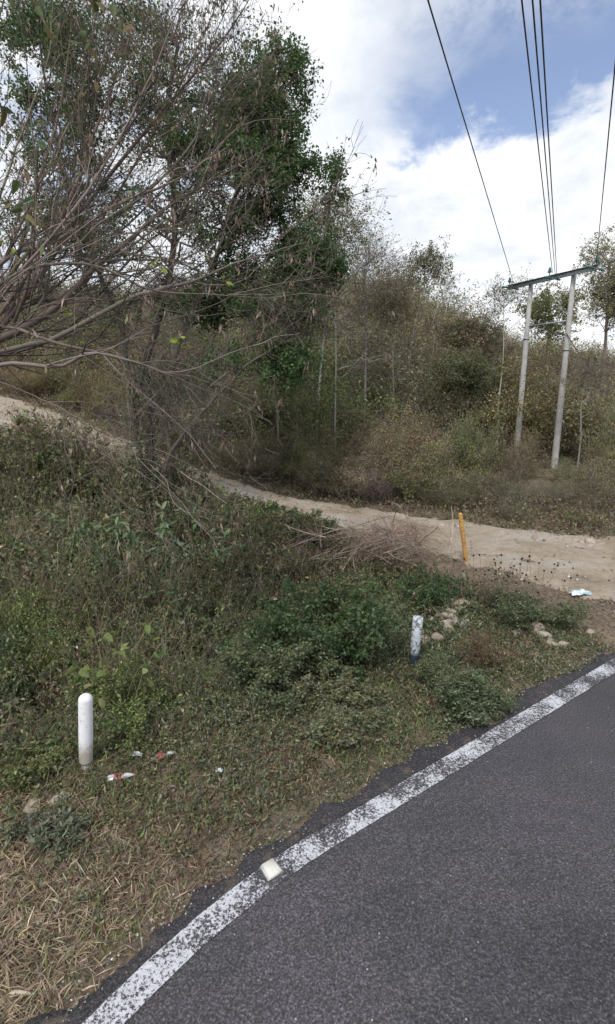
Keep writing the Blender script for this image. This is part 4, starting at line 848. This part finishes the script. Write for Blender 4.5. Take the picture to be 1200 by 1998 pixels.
flat_litter('straw_litter', 60000, (-3.2, .8, 1.2, 4.2), lambda x, y, nb, s, dq: ss(-s, -.95, -.1)*(1-ss(nb, 1.2, 1.9))*ss(nb, .12, .4), .10, .0055, gain(ST, (1.35, 1.32, 1.28))+ST+BR, 'matted pale straw at the lower left', 'straw')
# gravel on the shoulder and the track
def pebbles(name, n, zone, cond, size, label):
    x, y = sample(n, *zone); k = cond(x, y); x, y = x[k], y[k]; m = len(x); n1 = NX*x+NY*y-LINE
    s1 = DX*x+DY*y; z = np.where(n1-bend(s1) < .42, .019, H(x, y)+.004); q, tz, tw, side = track(x, y); z = np.where(q < tw*.95, H(x, y)+.032, z)
    base_ = np.array([(1, 0, 0), (0, 1, 0), (-1, 0, 0), (0, -1, 0), (0, 0, .8), (0, 0, -.5)], float)
    sz = size*rg.uniform(.5, 1.8, m); a = rg.uniform(0, 6.28, m); V = base_[None]*rg.uniform(.6, 1.3, (m, 6, 1))*sz[:, None, None]
    c_, s_ = np.cos(a)[:, None], np.sin(a)[:, None]; V = np.stack([V[..., 0]*c_-V[..., 1]*s_+x[:, None], V[..., 0]*s_+V[..., 1]*c_+y[:, None], V[..., 2]+z[:, None]], -1)
    f = np.array([(0, 1, 4, 4), (1, 2, 4, 4), (2, 3, 4, 4), (3, 0, 4, 4)]); 
    # quads with a repeated corner are avoided: each side is closed with a thin quad towards the top
    V = np.concatenate([V, V[:, 4:5]+np.array((.0, .0, -.15))*sz[:, None, None]+rg.normal(0, .12, (m, 1, 3))*sz[:, None, None]], 1)
    f = np.array([(0, 1, 4, 6), (1, 2, 6, 4), (2, 3, 6, 4), (3, 0, 6, 4)]); 
    f = np.array([(0, 1, 6, 4), (2, 3, 4, 6), (1, 2, 6, 5), (3, 0, 4, 5)])
    F = (np.arange(m)[:, None, None]*7+f[None]).reshape(-1, 4); c = pick([(.50, .48, .45), (.36, .33, .30), (.24, .22, .21), (.28, .25, .21), (.12, .11, .11), (.16, .14, .12), (.09, .09, .09), (.20, .17, .14)], m, rg)
    mb = MB(); mb.add(V.reshape(-1, 3), F, np.repeat(c, 4, 0)); return tag(mb.build(name, BARK), label, 'gravel', None, 'stuff')
def shoulder(x, y):
    n1 = NX*x+NY*y-LINE; s = DX*x+DY*y; n1 = n1-bend(s); return (n1 > .09) & (n1 < .5) & (rg.random(len(x)) < .7*np.exp(-((n1-.19)/.075)**2))
pebbles('shoulder_gravel', 150000, (-2, 7.5, 1, 8), shoulder, .0048, 'fine loose gravel along the asphalt edge')
def ontrack(x, y):
    q, tz, tw, side = track(x, y); n1 = NX*x+NY*y-LINE; return (q < tw*1.15) & (n1 > .45) & (rg.random(len(x)) < .12+.25*ss(-x, 2, 5)+.5*ss(q/tw, .7, 1.05))
pebbles('track_gravel', 42000, (-12, 7.5, 5, 18), ontrack, .017, 'small stones and gravel on the dirt track')
# ------------------------------------------------------------------ named plants in the ditch
def ditch(px, py, hgt, name, label, cat, seed, wd=1., zoff=0, **k):
    p = G(px, py); k.setdefault('rs', .007); return make_bush(name, seed, (p[0], p[1], p[2]+zoff), label, cat, 'plants in the ditch', sc=(hgt*wd, hgt*wd, hgt), **k)
ditch(40, 1400, 1.45, 'shrub', 'bright yellow-green feathery shrub at the left edge above the white post', 'shrub', 301, wd=.75, leaf=YG+MG+YG, bark=OL, per=26, L=.034, W=.015, nst=20, sub=10, lean=.8)
ditch(-25, 1480, 1.05, 'shrub', 'dark green shrub low at the left edge beside the white post', 'shrub', 302, wd=.9, leaf=MG+SG+DG, bark=OL, per=22, L=.045, W=.018, nst=14, sub=9, lean=1.0)
ditch(245, 1425, .50, 'shrub', 'mid green bush under the large lime leaves behind the post', 'shrub', 303, wd=1.1, leaf=MG+YG, bark=OL, per=18, L=.05, W=.028, nst=12, sub=8, lean=1.1)
ditch(430, 1340, .75, 'shrub', 'dense very dark green bush in the middle of the ditch', 'shrub', 304, wd=1.5, leaf=DG+DG+SG, bark=BR, per=18, L=.05, W=.03, nst=16, sub=10, lean=1.1)
ditch(560, 1330, .5, 'shrub', 'grey-green bush right of the dense dark bush', 'shrub', 305, wd=1.5, leaf=SG+DG+MG, bark=BR, per=16, L=.05, W=.028, nst=14, sub=9, lean=1.1)
ditch(330, 1180, .7, 'shrub', 'brown-flecked green bush above the lime vine leaves', 'shrub', 306, wd=1.4, leaf=DG+MG+BR, bark=BR, per=12, L=.05, W=.03, nst=14, sub=9, lean=1.)
ditch(500, 1160, .7, 'shrub', 'shaded dark green bush left of the fallen brushwood', 'shrub', 307, wd=1.3, leaf=DG+DG+MG, bark=BR, per=14, L=.05, W=.03, nst=14, sub=9, lean=1.)
ditch(120, 1180, .75, 'shrub', 'loose green bush below the leafy saplings at left', 'shrub', 308, wd=1.3, leaf=MG+DG+OL, bark=BR, per=12, L=.055, W=.03, nst=14, sub=8, lean=.9)
ditch(745, 1290, .55, 'weed_clump', 'pale grey-green upright weed just left of the chipped post', 'weed', 309, wd=.8, leaf=SG+SG+MG, bark=OL, per=16, L=.05, W=.022, nst=12, sub=9, lean=.5)
ditch(868, 1350, .25, 'weed_clump', 'grey-green low weed right of the chipped post foot', 'weed', 310, wd=1.3, leaf=SG+MG, bark=OL, per=14, L=.07, W=.03, nst=12, sub=8, lean=.9)
ditch(905, 1385, .24, 'weed_clump', 'small dark green weed clump near the asphalt edge', 'weed', 311, wd=1.6, leaf=DG+SG, bark=OL, per=14, L=.09, W=.04, nst=12, sub=8, lean=1.)
ditch(1060, 1225, .36, 'weed_clump', 'green spreading weed over the junction corner stones', 'weed', 312, wd=1.7, leaf=SG+DG+MG, bark=BR, per=8, L=.06, W=.03, nst=14, sub=9, lean=.95)
ditch(985, 1190, .50, 'weed_clump', 'wiry weed with dark seed heads below the yellow post', 'weed', 313, wd=1.1, leaf=MG+BR, bark=GT+BR, per=4, L=.04, W=.02, nst=16, sub=8, lean=.7)
ditch(940, 1300, .36, 'weed_clump', 'reddish brown dying weed beside the rubble heap', 'weed', 314, wd=1.0, leaf=RB+OL, bark=RB, per=9, L=.05, W=.018, nst=14, sub=8, lean=.6)
ditch(640, 1400, .26, 'weed_clump', 'pale green soft weed on the verge in the middle', 'weed', 315, wd=1.9, leaf=SG+OL, bark=OL, per=10, L=.08, W=.035, nst=14, sub=8, lean=1.)
ditch(95, 1640, .16, 'weed_clump', 'grey-green leafy weed below the tan stones at left', 'weed', 316, wd=1.5, leaf=SG+SG+GT, bark=OL, per=9, L=.17, W=.05, nst=12, sub=7, lean=1.1, rs=.01)
ditch(60, 1520, .20, 'weed_clump', 'light green ferny weed above the tan stones at left', 'weed', 317, wd=1.5, leaf=YG+MG+OL, bark=OL, per=8, L=.12, W=.05, nst=12, sub=7, lean=1.0, rs=.01)
ditch(10, 960, .9, 'dry_shrub', 'grey leafless bush at the left edge below the rising track', 'shrub', 318, wd=.8, leaf=GT+BR, bark=GT+[(.26, .22, .21)], per=2, L=.04, W=.02, nst=18, sub=11, sub2=5, lean=.9)
protos = [make_bush('shrub', 501, (0, 0, 0), '', '', 'green shrubs crowding the ditch', leaf=G2+DG, bark=BR, per=15, L=.055, W=.032, nst=15, sub=9, lean=.95, rs=.007),
          make_bush('shrub', 502, (0, 0, 0), '', '', 'green shrubs crowding the ditch', leaf=G2+MG+OL, bark=BR, per=11, L=.065, W=.034, nst=14, sub=9, lean=.85, rs=.007),
          make_bush('shrub', 503, (0, 0, 0), '', '', 'green shrubs crowding the ditch', leaf=DG+RB+MG, bark=BR+RB, per=10, L=.05, W=.024, nst=16, sub=9, lean=.9, rs=.007)]
rgd = np.random.default_rng(66)
for q_, (px, py, h_, k_, lb) in enumerate([(340, 1260, .75, 0, 'dark shrub above the lime leaves'), (395, 1200, .85, 0, 'dark green shrub in the deep left part of the ditch hollow'), (270, 1190, .8, 1, 'mid green shrub left in the ditch hollow'), (450, 1130, .8, 2, 'reddish tinged shrub below the twin trunks'),
    (540, 1230, .7, 0, 'dark green shrub at the heart of the ditch'), (600, 1150, .6, 2, 'reddish tinged shrub under the fallen branch'), (180, 1160, .9, 1, 'tall mid green shrub on the left bank'), (60, 1200, 1.0, 1, 'mid green shrub behind the yellow-green shrub at the left edge'),
    (620, 1290, .6, 0, 'dark green shrub below the fallen sticks'), (690, 1260, .55, 1, 'mid green shrub left of the grey-green upright weed'), (380, 1100, .8, 1, 'mid green shrub beside the twin trunk foot'), (250, 1290, .7, 2, 'reddish tinged shrub just above the lime vine leaves'),
    (505, 1060, .6, 2, 'reddish tinged shrub along the near edge of the track'), (600, 1070, .5, 1, 'mid green shrub along the near edge of the track'), (720, 1180, .45, 1, 'mid green shrub below the brushwood heap'), (820, 1190, .40, 0, 'dark green shrub behind the chipped post')]):
    o = protos[k_] if k_ not in [z_[3] for z_ in []] and not protos[k_].get('placed') else copy_tree(protos[k_])
    protos[k_]['placed'] = 1; p = G(px, py); o.location = p; o.scale = (h_*1.4, h_*1.4, h_*1.22); o.rotation_euler = (0, 0, rgd.uniform(0, 6.3)); o['label'] = lb; o['category'] = 'shrub'
for o in col.objects:
    if 'placed' in o: del o['placed']
# broad leafy saplings across the far left bank
def sapling(px, py, hgt, label, seed, n=7):
    rg = np.random.default_rng(seed); p = P(px, py, 8.6 if py > 1000 else 11.0); p[2] = float(H(p[0], p[1])); o = empty('sapling', p); tag(o, label, 'sapling', 'broad leafed saplings on the bank'); s_ = MB(); f = MB()
    a_, ra = stems_of(s_, np.zeros(3), n, hgt, .9, .008, OL, rg, spread=.35, jit=.15)
    t = np.repeat(np.arange(n), 30); q, tg_, _, _ = interp(a_, t, rg.uniform(.62, 1, len(t))); d = tg_*.3+rg.normal(0, .7, q.shape); d[:, 2] -= .45
    leaves(f, q+d*.02, .15, .062, [(.15, .21, .11), (.18, .245, .14), (.12, .18, .09), (.21, .27, .17)], 1.2, rg, d=d, big=True); s_.build('stems', BARK, o); f.build('leaves', LEAF, o)
sapling(190, 1070, 1.75, 'broad-leafed sapling left of the twin trunks', 401, 12); sapling(350, 1065, 1.75, 'broad-leafed sapling at the foot of the twin trunks', 402, 9)
sapling(70, 1085, 1.8, 'broad-leafed sapling nearest the left edge of the bank', 403, 10); sapling(255, 1080, 1.7, 'broad-leafed sapling in the middle of the bank row', 404, 10); sapling(200, 960, 1.0, 'small sapling at the edge of the rising track', 405, 8)
# lime vine leaves
rg = np.random.default_rng(9)
pv = G(200, 1440); o = empty('vine', pv); tag(o, 'climbing vine with large lime green leaves behind the white post', 'vine'); s_ = MB(); f = MB()
spots = [(180, 1228), (210, 1238), (228, 1257), (240, 1280), (298, 1240), (312, 1258), (288, 1222), (140, 1292), (160, 1306), (200, 1318), (232, 1275), (278, 1296), (210, 1360), (190, 1350), (222, 1370), (290, 1345), (175, 1355), (222, 1385)]
for (a_, b_) in spots:
    y_ = pv[1]+.15+rg.uniform(-.15, .25); q = P(a_, b_, y_)-pv; r0 = np.array((rg.uniform(-.1, .3), .25, -.1)); tubes(s_, bez([r0, (r0+q)/2+np.array((0, 0, .12)), q], 9)[None], np.linspace(.0035, .002, 9)[None], OL, 4, rg)
    d = rg.normal(0, .6, (1, 3)); d[0, 2] -= .5; leaves(f, np.repeat(q[None], 3, 0)+rg.normal(0, .03, (3, 3)), .078, .066, [(.20, .27, .09), (.16, .22, .07), (.25, .26, .12)], .2, rg, d=nrm(np.repeat(d, 3, 0)+rg.normal(0, .5, (3, 3))), big=True)
s_.build('vine_stems', BARK, o); f.build('leaves', LEAF, o)
# ------------------------------------------------------------------ dead brushwood heap at the edge of the track
rg = np.random.default_rng(19)
pb_ = G(775, 1090); o = empty('brushwood_heap', pb_); tag(o, 'heap of cut dead brushwood spilling from the track edge down the bank', 'brushwood'); s_ = MB(); f_ = MB(); Q = []
for k in range(60):
    a_ = P(785+rg.normal(0, 34), 1062+rg.normal(0, 20), pb_[1]+rg.normal(0, .35)); v_ = rg.normal(0, 1, 3)*(1, .6, .45); v_ = v_/np.linalg.norm(v_); ln = rg.uniform(.35, 1.1)
    Q.append(bez([a_-v_*ln/2, a_+rg.normal(0, .06, 3), a_+v_*ln/2], 8)-pb_)
for k in range(70):
    x0_, y0_ = rg.uniform(480, 800), 0; y0_ = np.interp(x0_, [520, 800], [1190, 1090])+rg.normal(0, 42); g1 = G(x0_, y0_); ang = rg.choice([2.5, 2.9, 1.9, .6])+rg.normal(0, .35); ln = rg.uniform(.4, 1.3)
    hh_ = rg.uniform(.42, .62); v_ = np.array((math.cos(ang), math.sin(ang)*.8, 0))*ln/2; e1, e2_ = g1-v_, g1+v_
    e1[2] = H(e1[0], e1[1])+hh_+rg.uniform(-.15, .12); e2_[2] = H(e2_[0], e2_[1])+hh_+rg.uniform(-.15, .12)
    Q.append(bez([e1, (e1+e2_)/2+rg.normal(0, .07, 3), e2_], 8)-pb_)
Q = np.array(Q); r_ = rg.uniform(.004, .0095, (len(Q), 1))*np.linspace(1, .4, 8)[None]; DC = [(.26, .205, .165), (.32, .26, .21), (.18, .135, .11), (.37, .31, .25)]
tubes(s_, Q, r_, DC, 5, rg); t1, r1 = grow(Q, r_, 6, .38, .6, .1, 1, 5, .2, 0, .6, .0022, .5, rg); tubes(f_, t1, r1, DC+RB, 3, rg); t2, r2 = grow(t1, r1, 3, .2, .7, .1, 1, 4, .2, 0, .7, .0018, .5, rg); tubes(f_, t2, r2, DC+RB, 3, rg)
s_.build('branches', BARK, o, True); f_.build('twigs', BARK, o)
def lay(name, label, pts, r, cat='branch'):
    mb = MB(); p = bez(pts, 16); p[1:-1] += rg.normal(0, .012, (14, 3)); tubes(mb, p[None], np.linspace(r, r*.4, 16)[None], DC, 6, rg)
    return tag(mb.build(name, BARK, None, True), label, cat)
lay('fallen_branch', 'long thin fallen branch reaching down left from the brushwood heap', [G(760, 1060)+(0, 0, .5), G(620, 1120)+(0, 0, .65), G(520, 1170)+(0, 0, .7), G(470, 1215)+(0, 0, .6), G(458, 1240)+(0, 0, .45)], .011)
lay('dry_stick', 'thin dry stick leaning in the grass right of the bottles', [G(355, 1490)+(0, 0, .01), G(378, 1462)+(0, 0, .03)], .004, 'stick')
lay('dry_stick', 'dry stick on the ground between the two bottles', [G(278, 1525)+(0, 0, .01), G(300, 1490)+(0, 0, .03)], .004, 'stick')
# dark seed heads on the wiry weed
mb = MB(); c0 = G(985, 1190); q = rg.normal(0, 1, (60, 3))*(.30, .2, .10)+c0+(0, 0, .48); q2 = q-(0, 0, .25)+rg.normal(0, .04, q.shape)
o = empty('seed_head_weed', c0); tag(o, 'tall thin weed topped with black round seed heads before the track', 'weed', 'plants in the ditch')
tubes(mb, np.stack([c0+(q-c0)*(.3, .3, 0), q2, q], 1)-c0, np.full((60, 3), .002), GT+BR, 3, rg); h_ = q-c0; tubes(mb, np.stack([h_-(0, 0, .012), h_-(0, 0, .006), h_+(0, 0, .006), h_+(0, 0, .012)], 1), np.tile(np.array([.003, .012, .012, .003]), (60, 1)), [(.03, .022, .02)], 5, rg); mb.build('seeding_stems', BARK, o)
